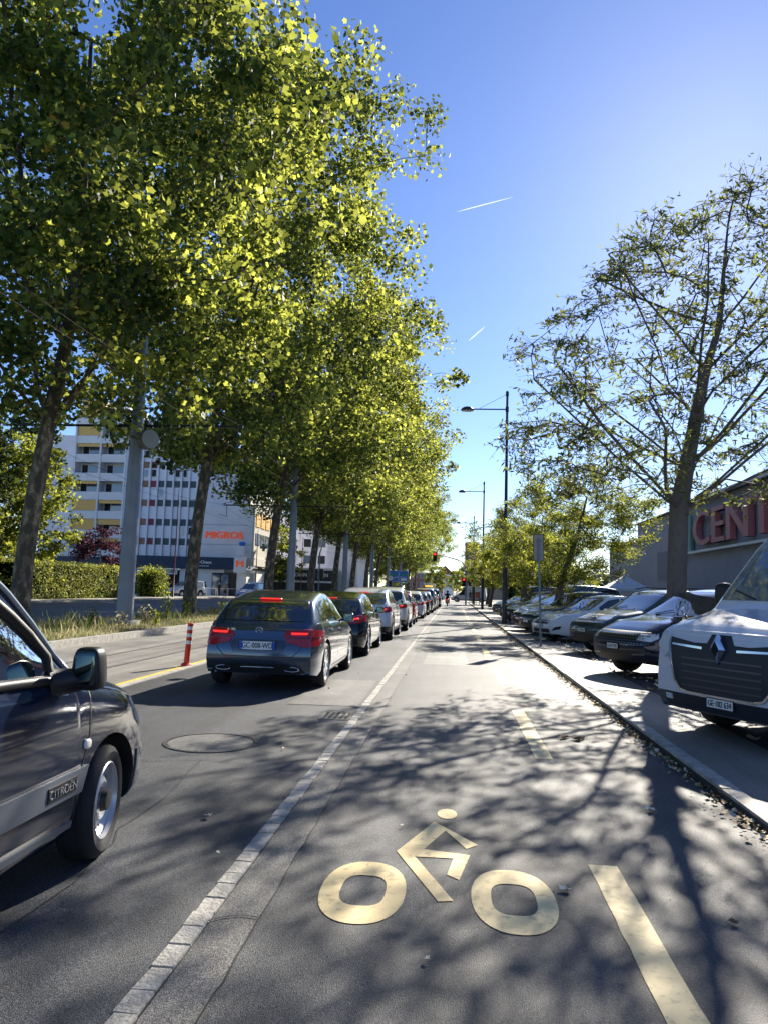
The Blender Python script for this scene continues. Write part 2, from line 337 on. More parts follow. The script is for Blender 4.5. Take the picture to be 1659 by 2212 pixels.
# tram rails
STEEL = mat('rail steel', (0.40, 0.36, 0.32), 0.35, metal=0.7)
for x in (-7.05, -6.05):
    b = MB(); b.bbox((x-.03, -20, -.02), (x+.03, 160, .004), STEEL); b.bbox((x+.03, -20, -.02), (x+.075, 160, .0015), BLACK)
    tag(b.build('tram_rail'), 'bright steel tram rail in the bus lane, %s of its pair' % ('farther' if x < -6.5 else 'nearer'), 'rail', 'tram rails in the bus lane')
for x in (-16.3, -15.3):
    b = MB(); b.bbox((x-.03, -20, 0), (x+.03, 160, .008), STEEL)
    tag(b.build('tram_rail'), 'tram rail in the shaded road beyond the planted median, %s of that pair' % ('far' if x < -16 else 'near'), 'rail', 'tram rails beyond the median')
# repair patches in the tarmac
for (x0, x1, ya, yb, m_) in [(-2.1, -1.2, 9.6, 12.4, A_GUT), (-0.6, 0.35, 15.5, 19.0, A_GUT), (-4.4, -3.2, 4.6, 5.6, A_GUT), (1.2, 2.02, 10.5, 13.5, A_GUT)]:
    b = MB(); b.poly([(x0, ya, .0055), (x1, ya+.05, .0055), (x1-.03, yb, .0055), (x0+.02, yb-.06, .0055)], [(0, 1, 2, 3)], m_); tag(b.build('asphalt_patch'), kind='structure')
# manhole covers and drain grate
IRON = mat('cast iron cover', (0.12, 0.115, 0.11), 0.45, metal=0.5, var=0.3, vscale=12, bump=0.3, bscale=90)
rt = empty('manhole_cover', (-2.27, 7.08, 0.002)); tag(rt, 'large round manhole cover sunk in the car lane behind the grey hatchback', 'manhole cover')
b = MB(); b.lathe([(0.44, -0.004), (0.44, 0.006), (0.41, 0.007)], (0, 0, 0), 'Z', IRON, 36); b.build('ring', rt)
b = MB(); b.poly([(0.40*math.cos(a*math.pi/18), 0.40*math.sin(a*math.pi/18), 0.004) for a in range(36)], [tuple(range(36))], mat('cover fill', (0.17, 0.165, 0.155), 0.5, var=0.25, vscale=14, bump=0.5, bscale=80))
b.box((0.05, 0, 0.006), (0.012, 0.78, 0.004), STEEL, rz=-0.15); b.build('cover', rt)
rt = empty('drain_grate', (-1.32, 8.88, 0.0)); tag(rt, 'square steel drain grate beside the stone strip', 'drain grate')
b = MB(); b.bbox((-0.20, -0.26, -.002), (0.15, -0.22, .008), STEEL); b.bbox((-0.20, 0.22, -.002), (0.15, 0.26, .008), STEEL); b.bbox((-0.20, -0.22, -.002), (-0.17, 0.22, .008), STEEL); b.bbox((0.12, -0.22, -.002), (0.15, 0.22, .008), STEEL); b.build('frame', rt)
b = MB(); b.bbox((-0.17, -0.22, .001), (0.12, 0.22, .003), BLACK)
for k in range(4): b.bbox((-0.13+k*0.065, -0.22, .003), (-0.105+k*0.065, 0.22, .007), STEEL)
b.build('grating', rt)
# white bay lines in the car park (stall angle follows the cars)
PA = R(65)      # heading of parked cars: (-sin, -cos)
pts = [0.9, 4.0, 10.6, 17.3, 25.4, 27.9, 30.6, 33.3, 36.0, 40.8]
for i, yy in enumerate(pts):
    d = Vector((math.sin(PA), math.cos(PA), 0)); n_ = Vector((-d.y, d.x, 0))*0.06; p = Vector((3.2, yy, 0))
    q = p+d*4.8; marking('bay_line', [[(p-n_).xy, (q-n_).xy, (q+n_).xy, (p+n_).xy]], WHT, 0.066, 'white painted bay line on the car park asphalt, %s from the camera' % ords[i], 'bay line', 'bay lines of the car park')
# leaf litter
LT = [mat('dry leaf tan', (0.55, 0.40, 0.20), 0.8), mat('dry leaf pale', (0.70, 0.62, 0.45), 0.8), mat('dry leaf brown', (0.22, 0.10, 0.05), 0.8), mat('fallen leaf green', (0.12, 0.15, 0.04), 0.7)]
STAR = np.array([(r_*math.cos(R(a)), r_*math.sin(R(a))) for a, r_ in ((90, 1.0), (116, .60), (146, .88), (176, .50), (212, .62), (262, .36), (278, .36), (330, .60), (4, .52), (36, .84))])
def leaf_batch(cent, size, tmpl, normals=None, fold=0.0, seed=0, flat=False):
    g_ = np.random.default_rng(seed); n = len(cent); k = len(tmpl)
    nz = g_.normal(size=(n, 3)) if normals is None else normals + g_.normal(size=(n, 3))*0.35
    nz /= np.linalg.norm(nz, axis=1)[:, None]+1e-9
    t = g_.normal(size=(n, 3)); a = np.cross(nz, t); a /= np.linalg.norm(a, axis=1)[:, None]+1e-9; b_ = np.cross(nz, a)
    s = (np.asarray(size)*g_.uniform(0.55, 1.4, n))[:, None, None]
    T = tmpl[None, :, :]; F = (np.abs(T[:, :, 0:1])**1.3)*fold
    return (cent[:, None, :] + s*(a[:, None, :]*T[:, :, 0:1] + b_[:, None, :]*T[:, :, 1:2] + nz[:, None, :]*F)).reshape(-1, 3)
def litter(name, n, fx, size, seed, label, kind='stuff', cat=None):
    g_ = np.random.default_rng(seed); c = fx(g_, n); nrm = np.tile(np.array([[0, 0, 1.0]]), (n, 1))
    v = leaf_batch(c, np.full(n, size), STAR, nrm, fold=0.5, seed=seed)
    v[:, 2] = np.maximum(v[:, 2], 0.012)
    o = numpy_mesh(name, v, None, 10, LT, midx=g_.choice([0, 1, 2, 3], n, p=[.3, .35, .2, .15]).astype(np.int32)); return tag(o, label, cat, kind=kind)
def gut(g_, n):
    y = g_.uniform(2.5, 40, n)**1.0; x = 2.04-np.abs(g_.normal(0, 0.07, n)); z = 0.015+g_.uniform(0, .02, n); return np.stack([x, y, z], 1)
litter('leaf_litter', 2600, gut, 0.026, 11, 'dry fallen leaves gathered along the kerb of the cycle track', cat='fallen leaves')
def pav(g_, n):
    y = g_.uniform(6, 34, n); x = 3.05+np.abs(g_.normal(0, 1.1, n)); return np.stack([x, y, np.full(n, 0.085)], 1)
litter('leaf_litter', 700, pav, 0.05, 12, 'dry leaves scattered on the car park asphalt by the cars', cat='fallen leaves')
def trk(g_, n):
    y = g_.uniform(2.6, 22, n); x = g_.uniform(-3.2, 2.0, n); return np.stack([x, y, np.full(n, 0.02)], 1)
litter('leaf_litter', 40, trk, 0.022, 13, 'single pale fallen leaves scattered on the tarmac', cat='fallen leaves')
# individually placed big leaves and debris
for (x, y, s_, mi, lb) in [(0.60, 4.02, 0.045, 1, 'pale curled dry leaf lying on the right ring of the cycle symbol'), (1.42, 5.55, 0.06, 1, 'pale jagged dry leaf on the cycle track near the kerb'),
                           (1.33, 3.75, 0.035, 2, 'brown crumpled leaf on the right half of the cycle track'), (-1.55, 4.85, 0.04, 1, 'pale leaf lying alone on the car lane'), (1.28, 8.1, 0.055, 2, 'clump of brown leaves near the second yellow dash')]:
    b = MB(); k = 1 if 'clump' not in lb else 8
    for q in range(k):
        a0 = random.random()*6; ox = random.uniform(-.14, .14)*(k > 1); oy = random.uniform(-.08, .08)*(k > 1)
        vs = [(x+ox+s_*(p[0]*math.cos(a0)-p[1]*math.sin(a0)), y+oy+s_*(p[0]*math.sin(a0)+p[1]*math.cos(a0)), 0.014+s_*(0.55*abs(p[0])**1.5+0.2*abs(p[1]))) for p in STAR]
        c_ = (x+ox, y+oy, 0.013)
        b.poly(vs+[c_], [(i, (i+1) % 10, 10) for i in range(10)], LT[mi])
    tag(b.build('fallen_leaf' if k == 1 else 'leaf_clump'), lb, 'fallen leaf', kind=None if k == 1 else 'stuff')
# ------------------------------------------------------------------ trees
def bark(name, c1, c2, c3, sc=7):
    m = bpy.data.materials.new(name); m.use_nodes = True; n = m.node_tree.nodes; l = m.node_tree.links; b = n['Principled BSDF']
    g = n.new('ShaderNodeNewGeometry'); mp = n.new('ShaderNodeMapping'); mp.inputs['Scale'].default_value = (1, 1, 0.45); l.new(g.outputs['Position'], mp.inputs['Vector'])
    t = n.new('ShaderNodeTexNoise'); t.inputs['Scale'].default_value = sc; t.inputs['Detail'].default_value = 5; l.new(mp.outputs[0], t.inputs['Vector'])
    r = n.new('ShaderNodeValToRGB'); r.color_ramp.interpolation = 'CONSTANT' if c3 else 'LINEAR'
    e = r.color_ramp.elements; e[0].color = tuple(c1)+(1,); e[0].position = 0.0; e[1].position = 0.50; e[1].color = tuple(c2)+(1,)
    if c3: x = e.new(0.60); x.color = tuple(c3)+(1,)
    l.new(t.outputs['Fac'], r.inputs[0]); l.new(r.outputs[0], b.inputs['Base Color']); b.inputs['Roughness'].default_value = 0.85
    t2 = n.new('ShaderNodeTexNoise'); t2.inputs['Scale'].default_value = 30; t2.inputs['Detail'].default_value = 8; l.new(mp.outputs[0], t2.inputs['Vector'])
    bp = n.new('ShaderNodeBump'); bp.inputs['Strength'].default_value = 0.7; bp.inputs['Distance'].default_value = 0.03; l.new(t2.outputs['Fac'], bp.inputs['Height']); l.new(bp.outputs[0], b.inputs['Normal'])
    MATS[name] = m; return m
B_PLANE = bark('mottled plane bark', (0.065, 0.055, 0.042), (0.13, 0.11, 0.075), (0.27, 0.235, 0.16), 6)
B_DARK = bark('dark bark', (0.05, 0.042, 0.04), (0.13, 0.11, 0.10), None, 16)
L_PLANE = leaf_mat('plane leaves', (0.012, 0.052, 0.030), (0.035, 0.105, 0.045), (0.62, 0.74, 0.11), 0.45)
L_LINDEN = leaf_mat('bright leaves', (0.06, 0.12, 0.03), (0.20, 0.24, 0.05), (0.45, 0.48, 0.06), 0.5)
L_HEDGE = leaf_mat('hedge leaves', (0.14, 0.20, 0.05), (0.42, 0.44, 0.10), (0.6, 0.6, 0.10), 0.35)
L_CHERRY = leaf_mat('long narrow leaves', (0.035, 0.065, 0.03), (0.09, 0.12, 0.05), (0.36, 0.40, 0.09), 0.36)
L_DARK = leaf_mat('deep green leaves', (0.012, 0.03, 0.012), (0.03, 0.055, 0.02), (0.15, 0.20, 0.04), 0.3)
L_PURP = leaf_mat('purple leaves', (0.05, 0.02, 0.03), (0.11, 0.04, 0.06), (0.16, 0.05, 0.08), 0.3)
L_YEL = mat('yellow leaf', (0.50, 0.38, 0.06), 0.6)
LANCE = np.array([(0, 1.0), (0.22, 0.45), (0.26, -0.1), (0.12, -0.7), (0, -0.95), (-0.12, -0.7), (-0.26, -0.1), (-0.22, 0.45)])
OVAL = np.array([(0, 1.0), (0.5, 0.3), (0.35, -0.6), (-0.35, -0.6), (-0.5, 0.3)])

def grow(trunk, clusters, tip_r, seed, arch=0.45, expo=2.3, start=0, scaf=()):
    """trunk: list of ((x,y,z), r). returns chains [(pts, radii)]"""
    g_ = np.random.default_rng(seed)
    nodes = [np.array(p[0], float) for p in trunk]; par = [-1]+list(range(len(trunk)-1)); first = {}
    chains = []
    for (k0_, pts_) in scaf:
        ids = [k0_]; prev = k0_
        for p_ in pts_: nodes.append(np.array(p_, float)); par.append(prev); prev = len(nodes)-1; ids.append(prev)
        chains.append(ids)
    cl = np.array(clusters); top = nodes[-1]; base = nodes[start]
    T = np.array(nodes[start:]); dist = np.min(np.linalg.norm(cl[:, None, :]-T[None], axis=2), axis=1)
    for ci in np.argsort(dist):
        c = cl[ci]; N = np.array(nodes[start:]); d = np.linalg.norm(N-c, axis=1)
        pen = np.where(N[:, 2] > c[2]+0.3, 0.8*(N[:, 2]-c[2]), 0)
        k = int(np.argmin(d+pen))+start; n0 = nodes[k]; L = np.linalg.norm(c-n0)
        pd = (n0-nodes[par[k]]) if par[k] >= 0 else np.array([0, 0, 1.0]); pd = pd/(np.linalg.norm(pd)+1e-6)
        ctrl = n0 + (pd*0.6+np.array([0, 0, 0.35]))*L*arch
        m = max(2, int(L/0.9)+1); prev = k; ids = [k]
        for j in range(1, m+1):
            t = j/m; p = (1-t)**2*n0+2*t*(1-t)*ctrl+t*t*c + (g_.normal(size=3)*0.035*L if j < m else 0)
            nodes.append(p); par.append(prev); prev = len(nodes)-1; ids.append(prev)
        chains.append(ids)
    cnt = np.zeros(len(nodes)); has = np.zeros(len(nodes), bool)
    for i in range(len(nodes)):
        if par[i] >= 0: has[par[i]] = True
    cnt[~has] = 1
    for i in range(len(nodes)-1, -1, -1):
        if par[i] >= 0: cnt[par[i]] += cnt[i]
    rad = tip_r*np.maximum(cnt, 1)**(1/expo)
    return nodes, par, chains, rad

def make_tree_meshes(name, trunk, clusters, leafm, barkm, n_leaf, leaf_size, cl_r, tmpl, seed, tip_r=0.014, twigs=0, twig_len=0.6, start=0, yellow=0.0, arch=0.45, droop=0.0, expo=2.3, leaf_along=False, scaf=()):
    nodes, par, chains, rad = grow(trunk, clusters, tip_r, seed, arch, expo, start, scaf)
    g_ = np.random.default_rng(seed+1)
    b = MB()
    tr = [max(p[1], min(p[1]*1.4, rad[i]*0.8) if i > start+1 else p[1]) for i, p in enumerate(trunk)]
    # smooth trunk
    b.tube([p[0] for p in trunk], tr, barkm, 14)
    for ids in chains:
        rr_ = [min(rad[ids[1]]*1.1, tr[ids[0]]*0.9) if ids[0] < len(trunk) else min(rad[ids[0]], rad[ids[1]]*1.15)] + [rad[i] for i in ids[1:]]
        b.tube([nodes[i] for i in ids], rr_, barkm, 7 if rr_[0] > 0.06 else 5 if rr_[0] > .03 else 4, cap=False)
    cl = np.array(clusters); cents = []
    per = n_leaf//len(cl)
    for c in cl:
        if twigs:
            for q in range(twigs):
                d = g_.normal(size=3); d[2] = abs(d[2])*0.6-droop; d += (c-np.array(trunk[-1][0]))*0.15; d /= np.linalg.norm(d)
                L = twig_len*g_.uniform(0.5, 1.2); mid = c+d*L*0.5+np.array([0, 0, 0.06*L]); e = c+d*L-np.array([0, 0, droop*L*0.4])
                b.tube([c, mid, e], [tip_r*0.6, tip_r*0.45, tip_r*0.25], barkm, 3, cap=False)
                if leaf_along:
                    k = max(1, per//twigs); t = g_.uniform(0.35, 1.05, k)[:, None]
                    cents.append(c+(e-c)*t+g_.normal(size=(k, 3))*0.05)
        if not (twigs and leaf_along):
            k = int(per*g_.uniform(0.6, 1.4)); p = g_.normal(size=(k, 3)); p /= np.linalg.norm(p, axis=1)[:, None]; p *= (g_.uniform(0, 1, (k, 1))**0.45)*cl_r*g_.uniform(.7, 1.25); p[:, 2] *= 0.7
            cents.append(c+p)
    cents = np.concatenate(cents); nrm = np.tile(np.array([[0, 0, 0.8]]), (len(cents), 1))*g_.uniform(0, 1.2, (len(cents), 1)) + g_.normal(size=(len(cents), 3))*0.6
    v = leaf_batch(cents, np.full(len(cents), leaf_size), tmpl, nrm, fold=0.25, seed=seed+2)
    mi = (g_.uniform(size=len(cents)) < yellow).astype(np.int32)
    return b, v, len(tmpl), mi
def tree(kind, loc, rz, label, cat, group, b, v, k, mi, lm, sc=1.0):
    rt = empty(kind, loc, rz); rt.scale = (sc, sc, sc); tag(rt, label, cat, group)
    b.build('trunk', rt, smooth=True); numpy_mesh('crown', v, None, k, [lm, L_YEL], rt, mi); return rt

def scaffold(trunk, idx, n, prof, seed, elev=(25, 55), frac=.82, off=(0, 0), bend=.12):
    g_ = np.random.default_rng(seed); out = []; zs = [p[0] for p in prof]; rs = [p[1] for p in prof]
    for i in range(n):
        k = idx[i % len(idx)]; p0 = np.array(trunk[k][0], float); th = i*2.39996+g_.uniform(-.3, .3); el = R(g_.uniform(*elev)); d = np.array([math.cos(th)*math.cos(el), math.sin(th)*math.cos(el), math.sin(el)])
        L_ = 0.5
        while True:
            q = p0+d*L_; u = (q[2]-zs[0])/(zs[-1]-zs[0]); r_ = np.interp(q[2], zs, rs); c_ = np.array([off[0]*u, off[1]*u])
            if q[2] > zs[-1]-.3 or np.hypot(*(q[:2]-c_)) > r_*frac or L_ > 14: break
            L_ += .3
        if L_ < 1.2: continue
        m = max(3, int(L_/.8)); sd_ = np.cross(d, [0, 0, 1.0]); pts = []
        for j in range(1, m+1):
            t = j/m; pts.append(p0+d*L_*t+np.array([0, 0, 1.0])*bend*L_*(t*t-t*.6)+sd_*math.sin(t*3+i)*.05*L_+g_.normal(size=3)*.03*L_/m)
        out.append((k, pts))
    return out
def env_clusters(n, prof, seed, shell=0.5, ang_amp=0.22, off=(0, 0), squash=0.0, gap=0.0):
    """prof: [(z, r)]; returns points, more of them near the outer shell"""
    g_ = np.random.default_rng(seed); zs = [p[0] for p in prof]; rs = [p[1] for p in prof]; out = []
    ph = g_.uniform(0, 6.28, 6)
    while len(out) < n:
        z = g_.uniform(zs[0], zs[-1]); r = np.interp(z, zs, rs); th = g_.uniform(0, 6.283)
        f = 1+ang_amp*(math.sin(2*th+ph[0]+z*.3)*0.5+math.sin(3*th+ph[1]-z*.5)*0.5+math.sin(5*th+ph[2]+z*0.9)*0.45)
        if g_.uniform() > (r*f)/max(rs): continue
        q = g_.uniform()**shell; rr_ = r*f*q
        p = np.array([math.cos(th)*rr_+off[0]*(z-zs[0])/(zs[-1]-zs[0]), math.sin(th)*rr_+off[1]*(z-zs[0])/(zs[-1]-zs[0]), z])
        if gap and math.sin(p[0]*1.1+ph[3])*math.sin(p[1]*1.2+ph[4])*math.sin(p[2]*0.9+ph[5]) > 1-gap: continue
        out.append(p)
    return np.array(out)
PPROF = [(6.9, 3.4), (8.8, 6.0), (11, 6.8), (14.5, 7.4), (18.5, 7.9), (21.5, 6.8), (24.4, 3.4)]
def plane_variant(seed, nleaf, lsize, ncl=430, lean=0.6):
    g_ = np.random.default_rng(seed)
    trunk = [((0, 0, -0.1), 0.40), ((0, 0, 0.35), 0.33), ((0.03, 0, 2.0), 0.30), ((0.12+lean*.1, .05, 4.2), 0.275), ((0.2+lean*.4, .1, 6.6), 0.25), ((0.3+lean*.8, 0.1, 9.0), 0.21), ((0.4+lean, 0, 12.0), 0.16), ((0.3+lean, 0.2, 16), 0.10), ((0.3+lean, 0, 19.5), 0.05)]
    cl = env_clusters(ncl, PPROF, seed, 0.42, 0.42, (2.6, 0), gap=0.30)
    return make_tree_meshes('t', trunk, cl, L_PLANE, B_PLANE, nleaf, lsize, 1.22, STAR, seed, tip_r=0.016, start=3, yellow=0.004, arch=0.35, expo=2.05, scaf=scaffold(trunk, [4, 5, 4, 6, 5], 11, PPROF, seed, (38, 66), .75, (2.6, 0)))
protoA = tree('plane_tree', (-11.9, 19.6, 0.1), R(10), 'nearest plane tree, thick mottled trunk leaning right beside the black estate car', 'tree', 'plane trees along the median', *plane_variant(21, 56000, 0.14, 380), L_PLANE)
protoB = tree('plane_tree', (-11.7, 32.4, 0.1), R(0), 'second plane tree from the camera, bare mottled trunk in front of the white shop wall', 'tree', 'plane trees along the median', *plane_variant(22, 52000, 0.135, 400), L_PLANE)
protoC = tree('plane_tree', (-11.6, 46.0, 0.1), R(10), 'third plane tree from the camera, trunk at the right edge of the supermarket block', 'tree', 'plane trees along the median', *plane_variant(23, 44000, 0.15, 380), L_PLANE)
protoA.scale = (.84, .84, .9); protoB.scale = (.94, .94, 1.04)
nm = ['fourth', 'fifth', 'sixth', 'seventh', 'eighth', 'ninth', 'tenth', 'eleventh', 'twelfth', 'thirteenth']
for i, (yy, xx, rz, s_, src) in enumerate([(59, -11.4, -20, .98, protoB), (71.5, -11.5, 25, .95, protoA), (84, -11.5, -10, 1.0, protoC), (97, -11.5, 15, .96, protoB), (110, -11.5, -25, .93, protoC),
                                           (132, -11.0, 20, .95, protoC), (146, -10.5, -20, .9, protoB), (162, -10, 10, .9, protoA), (180, -9.5, 0, .9, protoB)]):
    c = copy_tree(src); c.location = (xx, yy, 0.1); c.rotation_euler.z = R(rz); c.scale = (s_,)*3
    c['label'] = '%s plane tree from the camera in the long row on the median' % nm[i]
# one behind the camera's left whose crown overhangs the top left of the photo
c = copy_tree(protoB); c.location = (-13.2, 6.4, 0.1); c.scale = (.85,)*3; c.rotation_euler.z = R(-30); c['label'] = 'plane tree beside the camera whose large leaves hang into the top left corner'
# --- trees behind the far road
def round_variant(seed, prof, ncl, nleaf, ls, lm, tmpl=OVAL, tr=0.22, clr=0.8, bm=None, yellow=0.0, start=2, lean=0.0, twigs=0, gap=.12, amp=.22, tip=.012):
    h0 = prof[0][0]; H = prof[-1][0]
    trunk = [((0, 0, -0.1), tr*1.2), ((0, 0, 0.4), tr), ((lean*.2, 0, h0*0.9), tr*0.85), ((lean*.5, 0, h0+(H-h0)*0.25), tr*0.6), ((lean*.8, .1, h0+(H-h0)*0.5), tr*0.4), ((lean, 0, h0+(H-h0)*0.75), tr*0.2)]
    cl = env_clusters(ncl, prof, seed, 0.45, amp, (lean, 0), gap=gap)
    return make_tree_meshes('t', trunk, cl, lm, bm or B_DARK, nleaf, ls, clr, tmpl, seed, tip_r=tip, start=start, yellow=yellow, twigs=twigs)
LP = [(1.2, 2.0), (2.5, 3.4), (6, 4.2), (10, 3.6), (13, 1.6)]
t1 = tree('broadleaf_tree', (-34.2, 56, 0.05), 0, 'sunlit yellow green tree behind the clipped hedge', 'tree', 'trees behind the hedge', *round_variant(31, LP, 170, 12000, 0.16, L_LINDEN, lean=.3), L_LINDEN)
t2 = tree('broadleaf_tree', (-38, 50, 0.05), 0, 'tall dark green tree behind the hedge at the left edge', 'tree', 'trees behind the hedge', *round_variant(32, [(1.5, 3), (4, 5), (10, 5.5), (15, 4), (18, 1.5)], 200, 13000, 0.22, L_DARK), L_DARK)
for (x, y, s_, src, lb) in [(-33, 43, .8, t2, 'dark tree at the left edge, nearer than the hedge end'), (-41, 62, 1.0, t2, 'dark tree behind the sunlit yellow green tree'), (-36, 34, 1.1, t2, 'dark leafy tree at the far left behind the nearest plane tree'),
                            (-34.5, 46, .95, t1, 'pale green tree at the left edge behind the nearest plane trunk')]:
    c = copy_tree(src); c.location = (x, y, 0.05); c.scale = (s_,)*3; c['label'] = lb; c.rotation_euler.z = x
tree('purple_tree', (-35.6, 72, 0.05), 0, 'purple leaved small tree between the hedge and the apartment block', 'tree', None, *round_variant(33, [(1.2, 1.6), (3, 3.0), (5.5, 2.6), (7, 1)], 80, 5000, 0.14, L_PURP, tr=.12, clr=.6), L_PURP)
# trees beyond the shops and along the far left of the street
t3 = tree('broadleaf_tree', (-27.5, 112, 0.0), 0, 'grey green round tree in front of the white block beyond the supermarket', 'tree', 'trees by the far left pavement', *round_variant(34, [(2.5, 2), (4.5, 4.3), (8, 4.5), (11, 2)], 130, 8000, 0.2, L_LINDEN, tr=.18), L_LINDEN)
for i, (x, y, s_, lb) in enumerate([(-25, 135, 1.1, 'left'), (-22, 150, 1.2, 'middle'), (-19, 165, 1.2, 'right')]):
    c = copy_tree(t3); c.location = (x, y, 0); c.scale = (s_,)*3; c.rotation_euler.z = i*2.0; c['label'] = 'yellow green tree far down the street behind the plane trunks, %s one of three' % lb
# --- right-hand side
CP = [(3.5, 2.0), (4.2, 3.3), (5.4, 3.9), (7.2, 3.7), (9.0, 2.7), (10.1, 1.1)]
g_ = np.random.default_rng(5)
trunk = [((0, 0, -0.1), 0.29), ((0, 0, 0.3), 0.23), ((0.04, 0, 1.6), 0.20), ((0.10, 0, 3.3), 0.195), ((0.26, 0, 4.2), 0.165), ((0.48, 0, 5.3), 0.135), ((0.70, .05, 6.3), 0.10), ((1.0, .05, 7.3), 0.07), ((1.1, 0, 8.5), 0.04), ((1.2, 0, 9.5), 0.02)]
cl = env_clusters(400, CP, 41, 0.40, 0.20, (1.6, 0), gap=0.22)
tree('cherry_tree', (4.58, 16.0, 0.06), 0, 'nearest tree of the car park, dark trunk with open twiggy crown and narrow leaves', 'tree', 'trees in the car park row',
     *make_tree_meshes('t', trunk, cl, L_CHERRY, B_DARK, 22000, 0.066, 0.4, LANCE, 41, tip_r=0.0105, twigs=8, twig_len=0.55, start=3, yellow=0.03, arch=0.22, droop=0.1, expo=2.15, leaf_along=True, scaf=scaffold(trunk, [3, 4, 5, 3, 6, 4, 5, 3, 7], 22, CP, 77, (14, 58), .9, (1.6, 0), .10)), L_CHERRY)
RP = [(2.1, 1.4), (3.0, 2.7), (4.5, 3.2), (6.2, 2.7), (7.6, 1.2)]
r2 = tree('leafy_tree', (3.95, 30.0, 0.06), 0, 'second tree of the car park row, dense pale green crown with yellow tips', 'tree', 'trees in the car park row', *round_variant(51, RP, 200, 30000, 0.075, L_LINDEN, LANCE, lean=1.3, tr=0.19, clr=.5, yellow=.06, twigs=3), L_LINDEN)
r2.scale = (.98, .98, .86)
for i, (x, y, s_, rz, lb) in enumerate([(4.0, 45, .98, -15, 'third tree of the car park row behind the dark people carrier'), (4.1, 61, 1.0, 25, 'fourth tree of the car park row, behind the first lamp post'),
                                        (3.8, 78, 1.0, -30, 'fifth tree of the car park row, near the far end'), (4.2, 94, 1.0, 20, 'sixth and farthest tree of the car park row'), (12.5, 90, .9, 100, 'small tree deep in the car park near the white canopies')]):
    c = copy_tree(r2); c.location = (x, y, 0.06); c.scale = (s_,)*3; c.rotation_euler.z = R(rz); c['label'] = lb
# hedge with clipped top
def leafbox(name, x0, x1, y0, y1, z0, z1, n, ls, lm, label, cat, core, tmpl=OVAL, seed=60, rnd=0.12):
    g_ = np.random.default_rng(seed); dims = np.array([x1-x0, y1-y0, z1-z0]); c0 = np.array([(x0+x1)/2, (y0+y1)/2, (z0+z1)/2])
    p = g_.uniform(-0.5, 0.5, (n, 3)); ax = g_.choice([0, 1, 2], n, p=np.array([dims[1]*dims[2], dims[0]*dims[2], dims[0]*dims[1]])/(dims[1]*dims[2]+dims[0]*dims[2]+dims[0]*dims[1]))
    sd_ = g_.choice([-.5, .5], n); p[np.arange(n), ax] = sd_; p = p*dims; p *= 1-0.06*np.abs(np.sin(p[:, [1]]*1.7+p[:, [2]]*2))*0.7; p += g_.normal(size=(n, 3))*rnd+c0; p[:, 2] = np.maximum(p[:, 2], z0)
    nr = np.zeros((n, 3)); nr[np.arange(n), ax] = np.sign(sd_); v = leaf_batch(p, np.full(n, ls), tmpl, nr*0.7, fold=.3, seed=seed)
    rt = empty(name, (0, 0, 0)); tag(rt, label, cat); numpy_mesh('foliage', v, None, len(tmpl), [lm], rt)
    b = MB(); b.bbox((x0+.12, y0+.12, z0-.05), (x1-.12, y1-.12, z1-.12), core); b.build('dark_core', rt); return rt  # near-black solid box, shade between the leaves put into its colour
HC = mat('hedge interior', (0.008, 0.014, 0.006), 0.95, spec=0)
leafbox('hedge', -31.2, -29.8, 48, 66.5, 0.05, 2.75, 24000, 0.09, L_HEDGE, 'long clipped sunlit hedge along the far pavement', 'hedge', HC)
leafbox('hedge', -31.5, -29.9, 33, 46.5, 0.05, 2.5, 13000, 0.09, L_HEDGE, 'clipped hedge at the left edge seen past the nearest plane trunk', 'hedge', HC, seed=62)
leafbox('bush', -32.4, -30.6, 74.5, 77, 0.05, 2.7, 6500, 0.10, L_LINDEN, 'round green bush beside the pale van on the forecourt', 'bush', HC, seed=61, rnd=.3)
leafbox('hedge', 7.0, 9.0, 62, 98, 0.05, 3.6, 6000, 0.18, L_DARK, 'dark hedge behind the far parked cars', 'hedge', HC, seed=63, rnd=.25)
leafbox('bush', 4.6, 6.2, 52, 55, 0.05, 1.9, 1500, 0.10, L_DARK, 'small dark bush between the far parked cars and the hedge', 'bush', HC, seed=64, rnd=.25)
# median weeds : grass and tall stems, uncountable
def weeds():
    g_ = np.random.default_rng(70); V = []
    n = 46000; y = 9+(g_.uniform(0, 1, n)**1.6)*70; x = g_.uniform(-12.9, -8.9, n)
    edge = np.clip((x+8.9)/-1.2, 0, 1); h = g_.uniform(.05, .16, n)+g_.uniform(.05, .32, n)*(g_.uniform(size=n) < .12)*edge*(np.sin(y*.9+x)+1.3)*.6
    th = g_.uniform(0, 6.28, n); w_ = 0.006+h*0.014; dx = np.cos(th)*w_; dy = np.sin(th)*w_; lx = g_.normal(size=n)*h*.3; ly = g_.normal(size=n)*h*.3; z0 = np.full(n, .12)
    P = np.stack([np.stack([x-dx, y-dy, z0], 1), np.stack([x+dx, y+dy, z0], 1), np.stack([x+lx*.5+dx*.7, y+ly*.5+dy*.7, z0+h*.6], 1), np.stack([x+lx, y+ly, z0+h], 1)], 1).reshape(-1, 3)
    mi = np.where(h > .35, (g_.uniform(size=n) < .2).astype(int), (g_.uniform(size=n) < .5).astype(int)).astype(np.int32)
    o = numpy_mesh('grass', P, None, 4, [leaf_mat('green grass', (0.05, 0.09, 0.025), (0.12, 0.16, 0.05), (0.3, 0.38, .1), .4), leaf_mat('straw grass', (0.40, 0.32, 0.16), (0.62, 0.52, 0.30), (0.6, 0.5, .3), .35)], None, mi)
    tag(o, 'dry grass and weeds growing on the tram median', 'grass', kind='stuff')
weeds()
